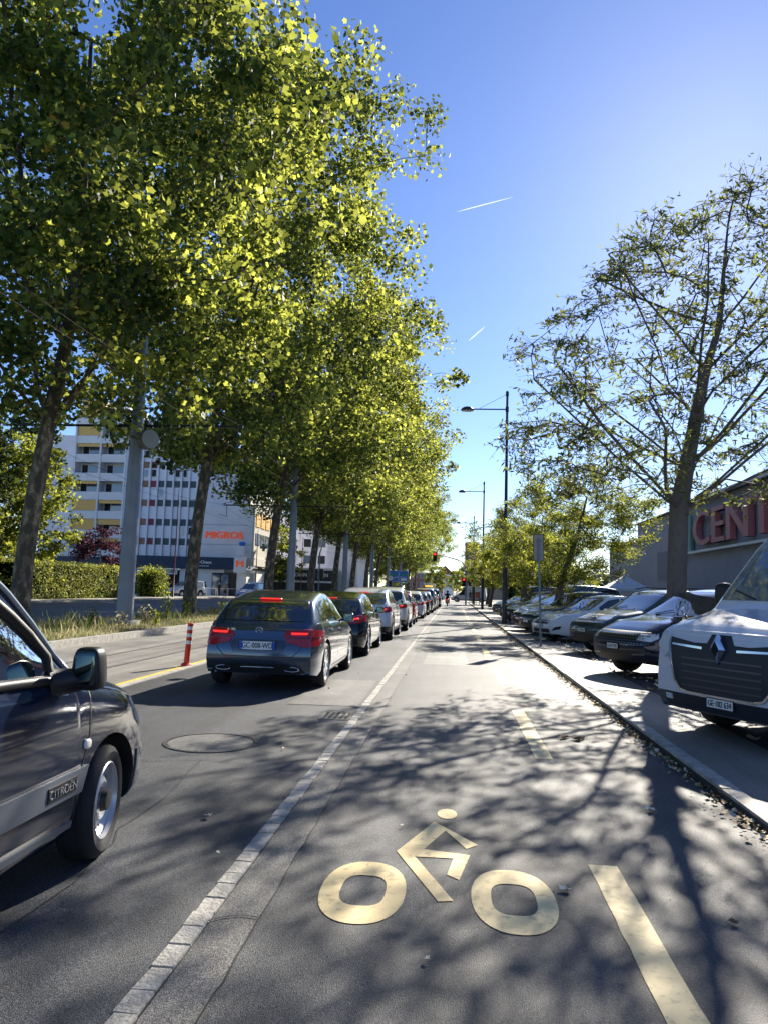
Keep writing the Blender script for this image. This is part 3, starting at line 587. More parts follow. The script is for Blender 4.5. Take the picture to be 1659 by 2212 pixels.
def weed_plant(x, y, h, label, seed, lm, nst=5, ls=.035):
    g_ = np.random.default_rng(seed); b = MB(); cs = []
    for k in range(nst):
        dx, dy = g_.normal(size=2)*.10*h; top = (dx*2.2, dy*2.2, h*g_.uniform(.7, 1.05)); b.tube([(dx*.3, dy*.3, 0), (dx, dy, h*.5), top], [.008, .006, .003], MATS['green grass'], 4)
        m = int(26*h); t = g_.uniform(.15, 1, m)[:, None]; cs.append(np.array([[dx*.3, dy*.3, 0]])*(1-t)+np.array([top])*t+g_.normal(size=(m, 3))*np.array([.07, .07, .04]))
    rt = empty('weed', (x, y, .12)); tag(rt, label, 'weed', 'tall weeds on the median'); b.build('stem', rt)
    numpy_mesh('foliage', leaf_batch(np.concatenate(cs), np.full(sum(map(len, cs)), ls*1.3), OVAL, None, .2, seed), None, 5, [lm], rt)
wl = [(-11.6, 17.6, 1.15, 'tall leafy weed left of the big steel pole'), (-11.2, 16.6, .9, 'leafy weed at the left end of the median behind the red bollard'), (-10.6, 16.0, .6, 'low leafy weed at the left end of the median kerb'), (-11.0, 22.0, .8, 'weed growing just left of the big steel pole'),
      (-9.9, 21.5, .6, 'pale seed weed at the foot of the big steel pole'), (-10.2, 24.2, .8, 'pale tall weed right behind the big steel pole'), (-9.6, 23.5, .55, 'low weed near the kerb right of the big pole'), (-10.8, 27.5, 1.25, 'tall green weed left of the second plane trunk'),
      (-10.4, 28.8, 1.1, 'bushy weed before the second plane trunk'), (-10.2, 32.5, .9, 'green weed right of the second plane trunk'), (-10.0, 34.5, .9, 'weed between the second plane trunk and the grey hatchback'), (-9.8, 37, 1.0, 'pale tall weed just left of the grey hatchback roof'), (-10, 39.5, 1.0, 'straw coloured weed beside the grey hatchback roof')]
for i, (x, y, h, lb) in enumerate(wl): weed_plant(x, y, h*.8, lb, 200+i, MATS['straw grass'] if ('pale' in lb or 'straw' in lb) else L_LINDEN, 7)
# far wooded skyline
g_ = np.random.default_rng(80); n = 15000; x = g_.uniform(-260, 200, n); z = (g_.uniform(size=n)**.6)*(9+6*np.sin(x*.05)+3*np.sin(x*.21)); y = 330+g_.normal(size=n)*4
o = numpy_mesh('distant_trees', leaf_batch(np.stack([x, y, z+.2], 1), np.full(n, 1.0), OVAL, None, .2, 81), None, 5, [leaf_mat('far foliage', (0.06, 0.10, 0.06), (0.13, 0.17, 0.09), (.2, .25, .1), .3)]); tag(o, 'far line of trees closing the street', 'trees', kind='stuff')
for i, (x, y, s_) in enumerate([(-5.0, 215, .8), (1.0, 235, .75), (13, 190, .8), (-16, 190, 1.3), (18, 150, 1.2)]):
    c = copy_tree(t3); c.location = (x, y, 0); c.scale = (s_,)*3; c['group'] = 'trees beyond the crossing'; c['label'] = 'green tree beyond the crossing, %s' % ['left of the far street axis', 'right at the end of the street', 'before the beige far houses', 'at the left side behind the plane row', 'at the right side behind the bus'][i]
# ------------------------------------------------------------------ vehicles
def ip(tab, t): return float(np.interp(t, [a for a, _ in tab], [b for _, b in tab]))
def smooth_tab(tab, r=0.07):
    ts = np.linspace(tab[0][0], tab[-1][0], 160); v = np.interp(ts, [a for a, _ in tab], [b for _, b in tab]); dt = ts[1]-ts[0]; k = max(1, int(r/dt)); ke = np.hanning(2*k+3); ke /= ke.sum()
    vp = np.pad(v, (k+1, k+1), mode='edge'); return list(zip(ts, np.convolve(vp, ke, 'valid')))
class Car:
    def __init__(s, name, label, cat, group, loc, rz, L, W, H, top, belt, tf, tr, wr, body, nose, tail, zb=0.20, cladding=None, tumble=0.24, pf=0.20, pr=0.14, bow=0.10, roofm=None, shoulder=0.05, smooth=0.07, holes=None, dens=54, arch_gap=0.055, sidez=None):
        s.L, s.W, s.H, s.tf, s.tr, s.wr = L, W, H, tf, tr, wr; s.body = body
        s.top = smooth_tab(top, smooth); s.belt = smooth_tab(belt, .15); s.zb = zb; s.tumble = tumble; s.pf, s.pr = pf, pr; s.nose, s.tail = nose, tail; s.sh = shoulder
        s.root = tag(empty(name, loc, rz), label, cat, group)
        Ra = wr+arch_gap; s.Ra = Ra
        st = set(np.round(np.linspace(0, L, dens), 4)) | {0.03, .08, .15, .24, .34, L-.03, L-.08, L-.15, L-.24}
        for c in (tf, tr):
            st |= set(np.round([c+Ra*math.cos(a) for a in np.linspace(0, math.pi, 17)], 4)); st |= {round(c-Ra-.004, 4), round(c+Ra+.004, 4)}
        st = sorted(t for t in st if 0 <= t <= L); o = [st[0]]
        for t in st[1:]:
            if t-o[-1] > 0.003: o.append(t)
        st = o; s.st = st
        rows = [s.section(t) for t in st]; nr = len(rows[0]); V = []; F = []; Mi = []
        mats = [body, BLACK, cladding or body, roofm or body]
        for t, r in zip(st, rows):
            for (x, z, yo) in r: V.append((x, L/2-t+yo, z))
        ncl = 2; n2 = nr
        hole = holes or (lambda t, x, z: False)
        for i in range(len(st)-1):
            tm = (st[i]+st[i+1])/2
            for j in range(nr-1):
                a = i*nr+j; q = (a, a+1, a+nr+1, a+nr); cx = sum(V[k][0] for k in q)/4; cz = sum(V[k][2] for k in q)/4
                if hole(L/2-sum(V[k][1] for k in q)/4, cx, cz): continue
                F.append(q); jj = min(j, nr-2-j); Mi.append(2 if (cladding and (jj < ncl or (s.near_arch(tm) and jj < 3))) else (3 if (roofm and jj >= 12 and cz > H-.2) else 0))
            a = i*nr; F.append((a, a+nr, a+nr+nr-1, a+nr-1)); Mi.append(1)
        for e, sg_ in ((0, 1), (len(st)-1, -1)):         # end caps
            h = (nr+1)//2; K = 8; xm = max(abs(V[e*nr+j][0]) for j in range(nr)); g0 = len(V)
            for j in range(h):
                p = Vector(V[e*nr+j]); q = Vector(V[e*nr+nr-1-j])
                for k in range(K+1):
                    t = k/K; v = p.lerp(q, t); v.y += sg_*bow*(abs(p.x)**2-v.x**2)/(xm*xm); V.append(tuple(v))
            for j in range(h-1):
                for k in range(K):
                    a = g0+j*(K+1)+k; q = (a, a+1, a+K+2, a+K+1); F.append(q if sg_ > 0 else q[::-1]); Mi.append(2 if (cladding and j < 2) else 0)
            F.append((g0, g0+K, nr*e+nr-1, nr*e)); Mi.append(1)
        me = bpy.data.meshes.new('body'); me.from_pydata(V, [], F)
        for m in mats: me.materials.append(m)
        me.polygons.foreach_set('material_index', Mi); me.polygons.foreach_set('use_smooth', [True]*len(F)); me.update(); me.set_sharp_from_angle(angle=R(42))
        ob = bpy.data.objects.new('body', me); C.objects.link(ob); ob.parent = s.root; s.bodyo = ob
        s.bvh = BVHTree.FromPolygons([Vector(v) for v in V], F)
    def near_arch(s, t): return min(abs(t-s.tf), abs(t-s.tr)) < s.Ra+.06
    def half(s, t):
        w = s.W/2; a = max(0, 1-t/.75)**2.3; b = max(0, 1-(s.L-t)/.65)**2.3; return w*(1-s.pf*a-s.pr*b)
    def bottom(s, t):
        for c in (s.tf, s.tr):
            if abs(t-c) < s.Ra: return max(s.zb, s.wr+math.sqrt(max(0, s.Ra**2-(t-c)**2)))
        e = min(t, s.L-t); return s.zb+max(0, .06*(1-e/.5))
    def wroof(s, t):
        zt, zs = ip(s.top, t), min(ip(s.belt, t), ip(s.top, t)-.02); gh = zt-zs; return s.half(t)*(.935-s.sh)-s.tumble*gh
    def section(s, t):
        w = s.half(t); zb = s.bottom(t); zt = ip(s.top, t); zs = min(ip(s.belt, t), zt-.02); gh = zt-zs; cr = min(.055, gh*.55); wr_ = s.wroof(t)
        hs = zs-s.zb; P = []
        full = [(0.925, 0), (.972, .07), (.992, .18), (1.0, .34), (.998, .52), (.99, .68), (.978, .82), (.96, .93), (.935, 1.0)]
        for i, (fx, fz) in enumerate(full):
            z = s.zb+fz*hs; k = (z-s.zb)/hs
            if zb > s.zb: z = zb+(zs-zb)*(i/8)**1.1 if zb < zs-.02 else zs
            if zb > s.zb: fx = float(np.interp(z, [s.zb+f[1]*hs for f in full], [f[0] for f in full]))
            P.append((w*fx, z))
        ze = zt-cr; x0 = w*(.935-.6*s.sh)
        for u in (0.04, .3, .6, .85): P.append((x0+(wr_-x0)*u + .012*math.sin(u*math.pi), zs+(ze-zs)*u))
        P += [(wr_, ze), (wr_*.93, zt-.4*cr), (wr_*.72, zt-.14*cr), (wr_*.38, zt-.03*cr), (0, zt)]
        ff = max(0, 1-t/.65)**1.4; fr = max(0, 1-(s.L-t)/.55)**1.4; out = []
        for x, z in P: out.append((x, z, -ff*ip(s.nose, z)+fr*ip(s.tail, z)))
        return out+[(-x, z, y) for x, z, y in out[-2::-1]]
    # ---- mappers
    def m_side(s, sg): return lambda u, v: (Vector((sg*3, s.L/2-u, v)), Vector((-sg, 0, 0)))
    def m_front(s): return lambda u, v: (Vector((u, s.L/2+2, v)), Vector((0, -1, 0)))
    def m_rear(s): return lambda u, v: (Vector((u, -s.L/2-2, v)), Vector((0, 1, 0)))
    def m_top(s): return lambda u, v: (Vector((u, s.L/2-v, 5)), Vector((0, 0, -1)))
    def m_corner(s, sg, front=True, ang=38):
        a = R(ang); f = 1 if front else -1; n = Vector((sg*math.sin(a), f*math.cos(a), 0)); e = Vector((sg*math.cos(a), -f*math.sin(a), 0)); A = Vector((sg*(s.W/2-.28), f*(s.L/2-.18), 0))
        return lambda u, v: (A+e*u+n*3+Vector((0, 0, v)), -n)
    def patch(s, mb, poly, mp, m, off=.005, skirt=.02, step=None):
        us = [p[0] for p in poly]; vs_ = [p[1] for p in poly]; du, dv = max(us)-min(us), max(vs_)-min(vs_)
        step = step or max(.03, min(.10, max(du, dv)/14)); pts = []
        n = len(poly)
        for i in range(n):
            a, b_ = Vector(poly[i]), Vector(poly[(i+1) % n]); k = max(1, int((b_-a).length/step))
            for j in range(k): pts.append(a.lerp(b_, j/k))
        nb = len(pts); edges = [(i, (i+1) % nb) for i in range(nb)]
        u = min(us)+step*.5
        while u < max(us):
            v = min(vs_)+step*.5
            while v < max(vs_): pts.append(Vector((u, v))); v += step
            u += step
        vv, ee, ff, *_ = delaunay_2d_cdt([Vector((p[0], p[1])) for p in pts], edges, [], 1, 1e-5)
        ho = []; di = []
        for p in vv:
            o, d = mp(p[0], p[1]); h, nrm, idx, dist = s.bvh.ray_cast(o, d)
            if h is None: h = None
            ho.append(None if h is None else h-d*off); di.append(d)
        tris = [f for f in ff if all(ho[i] is not None for i in f)]
        k0 = len(mb.v); i_ = mb.mi(m); mp_ = {}
        for f in tris:
            for i in f:
                if i not in mp_: mp_[i] = len(mb.v); mb.v.append(tuple(ho[i]))
        ec = {}
        for f in tris:
            k = [mp_[i] for i in f]; P0, P1, P2 = [Vector(mb.v[a]) for a in k]
            if (P1-P0).cross(P2-P0).dot(di[f[0]]) > 0: f = f[::-1]; k = k[::-1]
            mb.f.append(tuple(k)); mb.m.append(i_)
            for a in range(3):
                e = (f[a], f[(a+1) % 3]); ec[e] = 1
        if skirt:
            sk = {}
            for (a, b_) in list(ec):
                if (b_, a) not in ec:
                    for q in (a, b_):
                        if q not in sk: sk[q] = len(mb.v); mb.v.append(tuple(ho[q]+di[q]*skirt))
                    mb.f.append((mp_[b_], mp_[a], sk[a], sk[b_])); mb.m.append(i_)
    def strip(s, mb, line, w_, mp, m, off=.003):
        for i in range(len(line)-1):
            a, b_ = Vector(line[i]), Vector(line[i+1]); d = (b_-a).normalized(); n_ = Vector((-d.y, d.x))*w_/2; e = d*w_*.2
            s.patch(mb, [a-n_-e, b_-n_+e, b_+n_+e, a+n_-e], mp, m, off, 0.0, step=max(.05, min(.2, (b_-a).length/4)))
    def add(s, name, polys, mp, m, off=.005, parent=None, skirt=.02):
        mb = MB()
        for p in polys: s.patch(mb, p, mp, m, off, skirt)
        return mb.build(name, parent or s.root, smooth=True, angle=50) if mb.f else None
    def hit(s, mp, u, v):
        o, d = mp(u, v); h, n, i, dd = s.bvh.ray_cast(o, d); return h, n
    # ---- standard pieces
    def side_poly(s, ta, tb, lo=.03, hi=.045, slope=0, zmax=9):
        b0 = []; t0 = []
        for t in np.linspace(ta, tb, 12):
            zt = ip(s.top, t); zs = ip(s.belt, t); gh = zt-zs; cr = min(.055, max(gh, 0)*.55); z1 = min(zt-cr-hi, zmax); z0 = zs+lo
            if z1 > z0+.02: b0.append((t, z0)); t0.append((t, z1))
        return b0+t0[::-1] if len(b0) > 1 else None
    def side_windows(s, spans, m=None, names=None):
        for sg in (1, -1):
            fr = MB()
            for (a, b_) in spans:
                p = s.side_poly(a, b_)
                if p: s.add('side_window', [p], s.m_side(sg), m or GLASS, .006)
    def ws(s, t0, t1, name, rear=False, m=None, inset=.05):
        mp = s.m_rear() if rear else s.m_front(); l = []; off = .011
        for t in np.linspace(t0, t1, 8): l.append((s.wroof(t)-inset, ip(s.top, t)-.012))
        poly = l+[(-x, z) for x, z in l[::-1]]
        zs_ = [p[1] for p in l]
        if zs_[0] > zs_[-1]: poly = poly[::-1]
        return s.add(name, [poly], mp, m or GLASS, off)
    def seams(s, lines, m=None, w_=.009):
        mm = m or MATS['tar seam']
        for sg in (1, -1):
            mb = MB()
            for l in lines: s.strip(mb, l, w_, s.m_side(sg), mm)
            mb.build('door_seams', s.bodyo)
    def handles(s, pts, m):
        for sg in (1, -1):
            for t, z in pts:
                h, n = s.hit(s.m_side(sg), t, z)
                if h:
                    b = MB(); b.superell((h.x+sg*.018, h.y, h.z), (.018, .085, .014), m, .5, 10, 6); b.build('door_handle', s.root, smooth=True)
    def wheels(s, rim='spoke', n=5, rimm=None, width=.20, face=0.0, hub=None):
        rm = rimm or ALLOY; r = s.wr; rr_ = r*.68
        for i, (sg, t) in enumerate(((1, s.tf), (1, s.tr), (-1, s.tf), (-1, s.tr))):
            x = sg*(s.W/2-.015-face); w_ = empty('wheel', (x, s.L/2-t, r)); w_.parent = s.root
            b = MB(); prof = [(rr_*.97, -.01), (rr_*1.02, 0.0), (r*.86, .012), (r*.95, -.004), (r*.995, -.03), (r, -.05), (r, -width+.05), (r*.97, -width+.01), (r*.8, -width)]
            b.lathe([(a, sg*h) for a, h in prof], (0, 0, 0), 'X', RUB, 32)
            for k in range(4): b.lathe([(r*1.0005, sg*-(.05+k*.03)), (r*1.004, sg*-(.058+k*.03)), (r*1.0005, sg*-(.066+k*.03))], (0, 0, 0), 'X', RUB, 32)
            b.build('tyre', w_, smooth=True, angle=40)
            b = MB()
            b.lathe([(rr_*1.0, sg*-.004), (rr_*.95, sg*-.012), (rr_*.93, sg*-.05), (rr_*.90, sg*-.10), (0.001, sg*-.11)], (0, 0, 0), 'X', BLACK if rim == 'spoke' else rm, 32)
            b.lathe([(rr_*1.01, sg*-.003), (rr_*.97, sg*.004), (rr_*.93, sg*-.02)], (0, 0, 0), 'X', rm, 32)
            if rim == 'spoke':
                for k in range(n):
                    a = 2*math.pi*k/n+.3; ca, sa = math.cos(a), math.sin(a)
                    for da in (-.10, .10):
                        c2, s2 = math.cos(a+da*1.5), math.sin(a+da*1.5)
                        p0 = Vector((sg*-.015, ca*r*.10, sa*r*.10)); p1 = Vector((sg*-.004, c2*rr_*.96, s2*rr_*.96)); pe = Vector((0, -s2, c2)); wd = r*.045
                        q = [p0-pe*wd*1.3, p1-pe*wd*.8, p1+pe*wd*.8, p0+pe*wd*1.3]; bk = [v+Vector((sg*-.04, 0, 0)) for v in q]
                        b.poly(q+bk, [(0, 1, 2, 3), (7, 6, 5, 4), (0, 4, 5, 1), (1, 5, 6, 2), (2, 6, 7, 3), (3, 7, 4, 0)], rm)
                b.lathe([(r*.17, sg*-.02), (r*.15, sg*0), (.001, sg*.004)], (0, 0, 0), 'X', rm, 16)
            elif rim == 'steel':      # dished steel wheel with round openings
                b.lathe([(rr_*.93, sg*-.03), (rr_*.80, sg*-.055), (rr_*.62, sg*-.035), (rr_*.48, sg*-.02), (rr_*.34, sg*-.035), (rr_*.30, sg*-.06), (.001, sg*-.062)], (0, 0, 0), 'X', rm, 32)
                for k in range(10):
                    a = 2*math.pi*k/10; cc = (sg*-.036, math.cos(a)*rr_*.70, math.sin(a)*rr_*.70); b.lathe([(.022, sg*-.010), (.001, sg*-.008)], cc, 'X', BLACK, 10)
                for k in range(4):
                    a = 2*math.pi*k/4+.4; b.lathe([(.011, sg*-.02), (.011, sg*0), (.001, sg*.002)], (sg*-.055, math.cos(a)*.052, math.sin(a)*.052), 'X', BLACK, 8)
            else:                      # wheel cover with many slots
                b.lathe([(rr_*.94, sg*-.01), (rr_*.6, sg*.006), (.001, sg*.012)], (0, 0, 0), 'X', rm, 32)
                for k in range(n):
                    a = 2*math.pi*k/n; b.box((sg*.004, math.cos(a)*rr_*.68, math.sin(a)*rr_*.68), (.012, rr_*.34, rr_*.13), BLACK, rx=a)
            if hub: b.lathe([(r*.2, sg*-.02), (r*.17, sg*.012), (.001, sg*.016)], (0, 0, 0), 'X', hub, 16)
            b.build('rim', w_, smooth=True, angle=35)
    def mirrors(s, t, z, m, size=(.10, .06, .08), out=.06):
        for sg in (1, -1):
            h, n = s.hit(s.m_side(sg), t+.05, z)
            x = (h.x if h else sg*s.W*.46)
            cx = x+sg*(out+size[0]); b = MB(); b.superell((cx, s.L/2-t, z+.02), size, m, .55, 14, 8); b.tube([(x-sg*.03, s.L/2-t-.03, z-.03), (cx, s.L/2-t, z-.02)], .022, BLACK, 6)
            o = b.build('mirror', s.root, smooth=True)
            g = MB(); g.box((cx, s.L/2-t-size[1]*.99, z+.02), (size[0]*1.45, .008, size[2]*1.4), MATS.get('mirror glass') or mat('mirror glass', (.13, .17, .16), .05, metal=1)); g.build('mirror_glass', o)  # dark green base carries a painted reflection of foliage
    def plate(s, txt, x, z, rear=True, w_=.52, h_=.11, band=False, off=.012, mp=None):
        sg = -1 if rear else 1; h, n = s.hit(s.m_rear() if rear else s.m_front(), x, z)
        if not h: return
        b = MB(); y = h.y+sg*off; b.box((x, y, z), (w_, .012, h_), PLATE); b.box((x, y-sg*.004, z), (w_+.02, .012, h_+.02), BLACK)
        if band:
            blue = mat('plate blue', (.02, .08, .45), .5)
            for e in (-1, 1): b.box((x+e*(w_/2-.022), y+sg*.002, z), (.044, .012, h_-.004), blue)
        if txt: add_text(b, txt, h_*.98, face_mtx((x, y+sg*.0075, z-.003), (0, sg, 0)), PTXT, .003, bold=.0018, sx=.86 if len(txt) < 9 else .74)
        return b.build('number_plate', s.root)
    def lamps(s, name, poly, front, m, ang=38, off=.008):
        for sg in (1, -1): s.add(name, [poly], s.m_corner(sg, front, ang), m, off)

NOSE = [(.15, .10), (.3, .03), (.5, 0), (.62, .04), (.75, .14), (.95, .22)]
TAIL = [(.15, .12), (.28, .05), (.45, 0), (.60, .01), (.75, .06), (.95, .10), (1.1, .14)]
ORD = ['first', 'second', 'third', 'fourth', 'fifth']
def hatch(name, label, cat, group, loc, rz, body, L=4.29, W=1.78, H=1.43, dens=54, suv=0, cladding=None, coupe=0.0, roofm=None, wr=.325, **kw):
    kw.setdefault('tumble', .31-.08*(suv > .9)); kw.setdefault('pr', .19); kw.setdefault('pf', .22)
    h = H; bz = .30*suv*.5
    rs = .66+coupe-.12*(suv > .9)                                 # rear glass run
    top = [(0, .66+bz), (.10, .74+bz), (.5, .86+bz), (1.15, .965+bz), (1.55, 1.165+bz*1.0), (2.0, h-.07), (2.35, h-.012), (2.75, h), (L-1.15-coupe*.4, h-.045), (L-rs+.02, h-.135), (L-.15, 1.0+bz*.7), (L-.06, .95+bz*.7), (L, .88+bz*.7)]
    belt = [(0, .62+bz), (.4, .72+bz), (1.1, .89+bz), (2.0, .93+bz), (3.2, .965+bz), (L-.3, .97+bz*.8), (L, .84+bz*.7)]
    c = Car(name, label, cat, group, loc, rz, L, W, h, top, belt, .86, L-.80, wr, body, [(z+bz*.8, v) for z, v in NOSE], [(z+bz*.6, v) for z, v in TAIL], zb=.19+suv*.05, cladding=cladding, roofm=roofm, dens=dens, **kw)
    c.bz = bz; c.rs = rs; return c
def std_glass(c, front=True):
    L = c.L; c.ws(1.22, 2.02, 'windscreen'); c.ws(L-c.rs+.06, L-.155, 'rear_window', rear=True)
    c.side_windows([(1.60, 2.42), (2.48, 3.30), (3.36, L-.62)])
def std_far(c, num='', rim='spoke', n=5, lamp=TLAMP, lit=True, plate=PLATE):
    """finishing for queue cars seen from behind"""
    bz = c.bz; L = c.L; std_glass(c)
    c.lamps('tail_light', [(-.16, .74+bz*.7), (.10, .76+bz*.7), (.34, .80+bz*.7), (.34, .92+bz*.7), (.08, .93+bz*.7), (-.18, .88+bz*.7)], False, lamp)
    if lit: c.lamps('brake_light', [(-.08, .83+bz*.7), (.05, .835+bz*.7), (.05, .875+bz*.7), (-.08, .865+bz*.7)], False, BRAKE, off=.014)
    z = ip(c.top, L-c.rs+.02)-.01
    b = MB(); b.superell((0, -L/2+c.rs-.045, z+.0), (.14, .02, .008), BRAKE if lit else TLAMP, .4, 10, 6); b.build('high_brake_light', c.root)
    c.add('rear_bumper', [[(-.62, .24+bz*.4), (.62, .24+bz*.4), (.58, .36+bz*.5), (-.58, .36+bz*.5)]], c.m_rear(), BLACK, .006)
    c.plate(num, 0, .66+bz*.6, True, band=False)
    c.wheels(rim, n); c.mirrors(1.72, .98+bz, c.body); c.handles([(2.32, .86+bz), (3.15, .88+bz)], c.body)
    c.seams([[(1.35, .30), (1.35, .9+bz)], [(2.45, .28), (2.45, .95+bz)], [(1.35, .3), (2.9, .28)], [(3.35, .96+bz), (3.38, .75+bz), (3.1, .5)]])
def std_front(c, num='', rim='spoke', n=5, grille='wide', hl=None, hood=True, pz=.50):
    bz = c.bz; L = c.L; std_glass(c)
    hl = hl or [(-.20, .62+bz), (.10, .64+bz), (.36, .72+bz), (.42, .80+bz), (.10, .76+bz), (-.18, .70+bz)]
    c.lamps('headlight', [(u-.12, z) for u, z in hl], True, HLAMP, ang=24, off=.010)
    zg = .55+bz
    c.add('grille', [[(-.36, zg), (.36, zg), (.42, zg+.10), (-.42, zg+.10)]], c.m_front(), BLACK, .006)
    c.add('lower_grille', [[(-.50, .24+bz*.5), (.50, .24+bz*.5), (.42, .40+bz*.6), (-.42, .40+bz*.6)]], c.m_front(), BLACK, .006)
    c.plate(num, 0, pz, False, .30, .085)
    c.wheels(rim, n); c.mirrors(1.72, .98+bz, c.body); c.handles([(2.32, .86+bz)], c.body)
    c.seams([[(1.35, .30), (1.35, .9+bz)], [(2.45, .28), (2.45, .95+bz)], [(1.35, .3), (2.9, .28)]])
    b = MB()
    for sg in (1, -1): b.tube([(sg*.42, L/2-1.2, ip(c.top, 1.2)+.015), (sg*.1-.05, L/2-1.32, ip(c.top, 1.32)+.03)], .008, BLACK, 5)
    b.build('wiper', c.root)
P_GREY = paint('graphite grey', (.065, .092, .13), .75, .3); P_BLACK = paint('black', (.012, .013, .016), .3, .22); P_WHITE = paint('white', (.72, .73, .74), 0, .25)
P_SILV = paint('silver', (.42, .43, .45), .6, .3); P_RED = paint('red', (.40, .02, .02), .1, .25); P_NAVY = paint('dark blue', (.012, .022, .045), .4, .22); P_GREEN = paint('dark green grey', (.06, .08, .075), .4, .3)
P_TEAL = paint('dark teal', (.03, .06, .075), .4, .25); P_CIT = paint('dark slate', (.007, .013, .032), 0.0, .35); P_ANTH = paint('anthracite', (.035, .038, .042), .5, .28)
QG = 'cars queuing in the car lane'
# --- Q1 : grey hatchback close in front
c = hatch('hatchback', 'grey hatchback waiting in the queue, nearest car seen from behind, plate GC-008-WD', 'car', QG, (-2.78, 12.80, 0), 0, P_GREY, L=4.30, W=1.75, H=1.45, dens=70, wr=.335, pr=.12)
L = c.L; c.ws(1.22, 2.02, 'windscreen'); c.ws(L-.61, L-.17, 'rear_window', rear=True, inset=.075)
c.side_windows([(1.60, 2.42), (2.48, 3.28), (3.34, L-.72)])
c.lamps('tail_light', [(-.30, .80), (-.26, .70), (-.05, .64), (.22, .66), (.42, .76), (.44, .86), (.10, .90), (-.24, .88)], False, TLAMP, off=.012)
for o in [o for o in c.root.children if o.name.startswith('tail_light')]:
    pass
c.lamps('brake_light', [(-.20, .815), (.0, .82), (.02, .848), (-.20, .848)], False, BRAKE, off=.018)
c.lamps('lamp_band', [(-.28, .765), (.38, .765), (.40, .785), (-.28, .785)], False, mat('dark red lens', (.12, .004, .006), .15, coat=1), off=.017)
b = MB(); b.superell((0, -L/2+.632, 1.318), (.17, .02, .011), BRAKE, .3, 14, 6); b.build('high_brake_light', c.root)
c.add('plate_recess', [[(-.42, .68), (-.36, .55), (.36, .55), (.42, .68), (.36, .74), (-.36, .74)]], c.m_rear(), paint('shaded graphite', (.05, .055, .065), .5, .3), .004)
mb = MB()
for l in ([(-.66, .73), (-.60, .60), (-.50, .50), (.50, .50), (.60, .60), (.66, .73)],): c.strip(mb, l, .010, c.m_rear(), MATS['tar seam'], .003)
mb.build('tailgate_seam', c.root)
c.plate('GC-008-WD', 0, .655, True, .52, .115, band=True, off=.016)
h, n = c.hit(c.m_rear(), 0, .865)
b = MB(); y = h.y-.012; ring_pts = [(.047*math.cos(a*math.pi/12), y, .865+.047*math.sin(a*math.pi/12)) for a in range(25)]; b.tube(ring_pts, .0045, CHROME, 6, cap=False)
for a in (90, 210, 330): b.tube([(0, y, .865), (.045*math.cos(R(a)), y, .865+.045*math.sin(R(a)))], [.006, .002], CHROME, 5)
b.build('badge', c.root, smooth=True)
h, n = c.hit(c.m_rear(), -.42, .865); b = MB(); add_text(b, 'A 180', .05, face_mtx((-.42, h.y-.022, .87), (0, -1, 0)), CHROME, .004); b.build('badge_lettering', c.root)
c.add('rear_bumper', [[(-.70, .27), (.70, .27), (.62, .36), (.36, .40), (-.36, .40), (-.62, .36)]], c.m_rear(), BLACK, .004)
b = MB()
for sg in (1, -1):
    h, n = c.hit(c.m_rear(), sg*.50, .325); y = h.y-.012
    b.tube([(sg*.50+.11*math.cos(a*math.pi/8), y, .325+.032*math.sin(a*math.pi/8)) for a in range(17)], .006, CHROME, 5, cap=False)
h, n = c.hit(c.m_rear(), 0, .335); b.tube([(x, h.y-.014+.05*(x/.35)**2, .35-.02*(abs(x)/.35)**4) for x in np.linspace(-.37, .37, 9)], .007, CHROME, 6); b.build('exhaust_trim', c.root, smooth=True)
c.wheels('spoke', 7); c.mirrors(1.72, .98, P_GREY); c.handles([(2.32, .84), (3.12, .86)], P_GREY)
c.seams([[(1.35, .30), (1.32, .9)], [(2.45, .28), (2.46, .95)], [(1.35, .3), (2.95, .28)], [(3.28, .96), (3.32, .75), (3.02, .5)]])
for sg in (1, -1): mb = MB(); c.strip(mb, [(1.3, .74), (2.4, .76), (3.4, .80)], .012, c.m_side(sg), P_GREY, .006); mb.build('crease', c.bodyo)
# --- Q2.. queue
X = lambda y: -2.80+(y-12)*0.0066
def qy(rear, L): return rear+L/2
c = hatch('hatchback', 'black hatchback second in the queue, red lamps lit', 'car', QG, (X(18)-.02, 16.35+2.1, 0), 0, P_BLACK, L=4.28, W=1.79, H=1.44, dens=48); std_far(c, '', n=5)
c = hatch('suv_coupe', 'white coupe style suv third in the queue with black lower bumper', 'car', QG, (X(24)+.02, 21.9+2.28, 0), 0, P_WHITE, L=4.56, W=1.82, H=1.57, suv=.75, coupe=.28, cladding=BLACK, dens=46, wr=.345); std_far(c)
c.add('rear_trim', [[(-.60, .88), (-.2, .80), (.2, .80), (.60, .88), (.60, .92), (-.60, .92)]], c.m_rear(), BLACK, .01)
c = hatch('suv', 'white suv fourth in the queue, tall roof and dark glass', 'car', QG, (X(29)+.1, 27.4+2.2, 0), 0, P_WHITE, L=4.42, W=1.84, H=1.63, suv=.85, cladding=BLACK, dens=40, wr=.345); std_far(c)
c = hatch('small_car', 'small red car fifth in the queue', 'car', QG, (X(35)+.12, 33.0+1.9, 0), 0, P_RED, L=3.85, W=1.68, H=1.48, dens=36, wr=.30); std_far(c)
c = hatch('hatchback', 'white hatchback sixth in the queue behind the red car', 'car', QG, (X(42)+.16, 40.4+2.05, 0), 0, P_WHITE, L=4.1, W=1.75, H=1.50, dens=36); std_far(c)
c = hatch('hatchback', 'dark small hatchback seventh in the queue', 'car', QG, (X(48)+.2, 46.4+2.05, 0), 0, P_ANTH, L=4.1, W=1.75, H=1.47, dens=32); std_far(c)
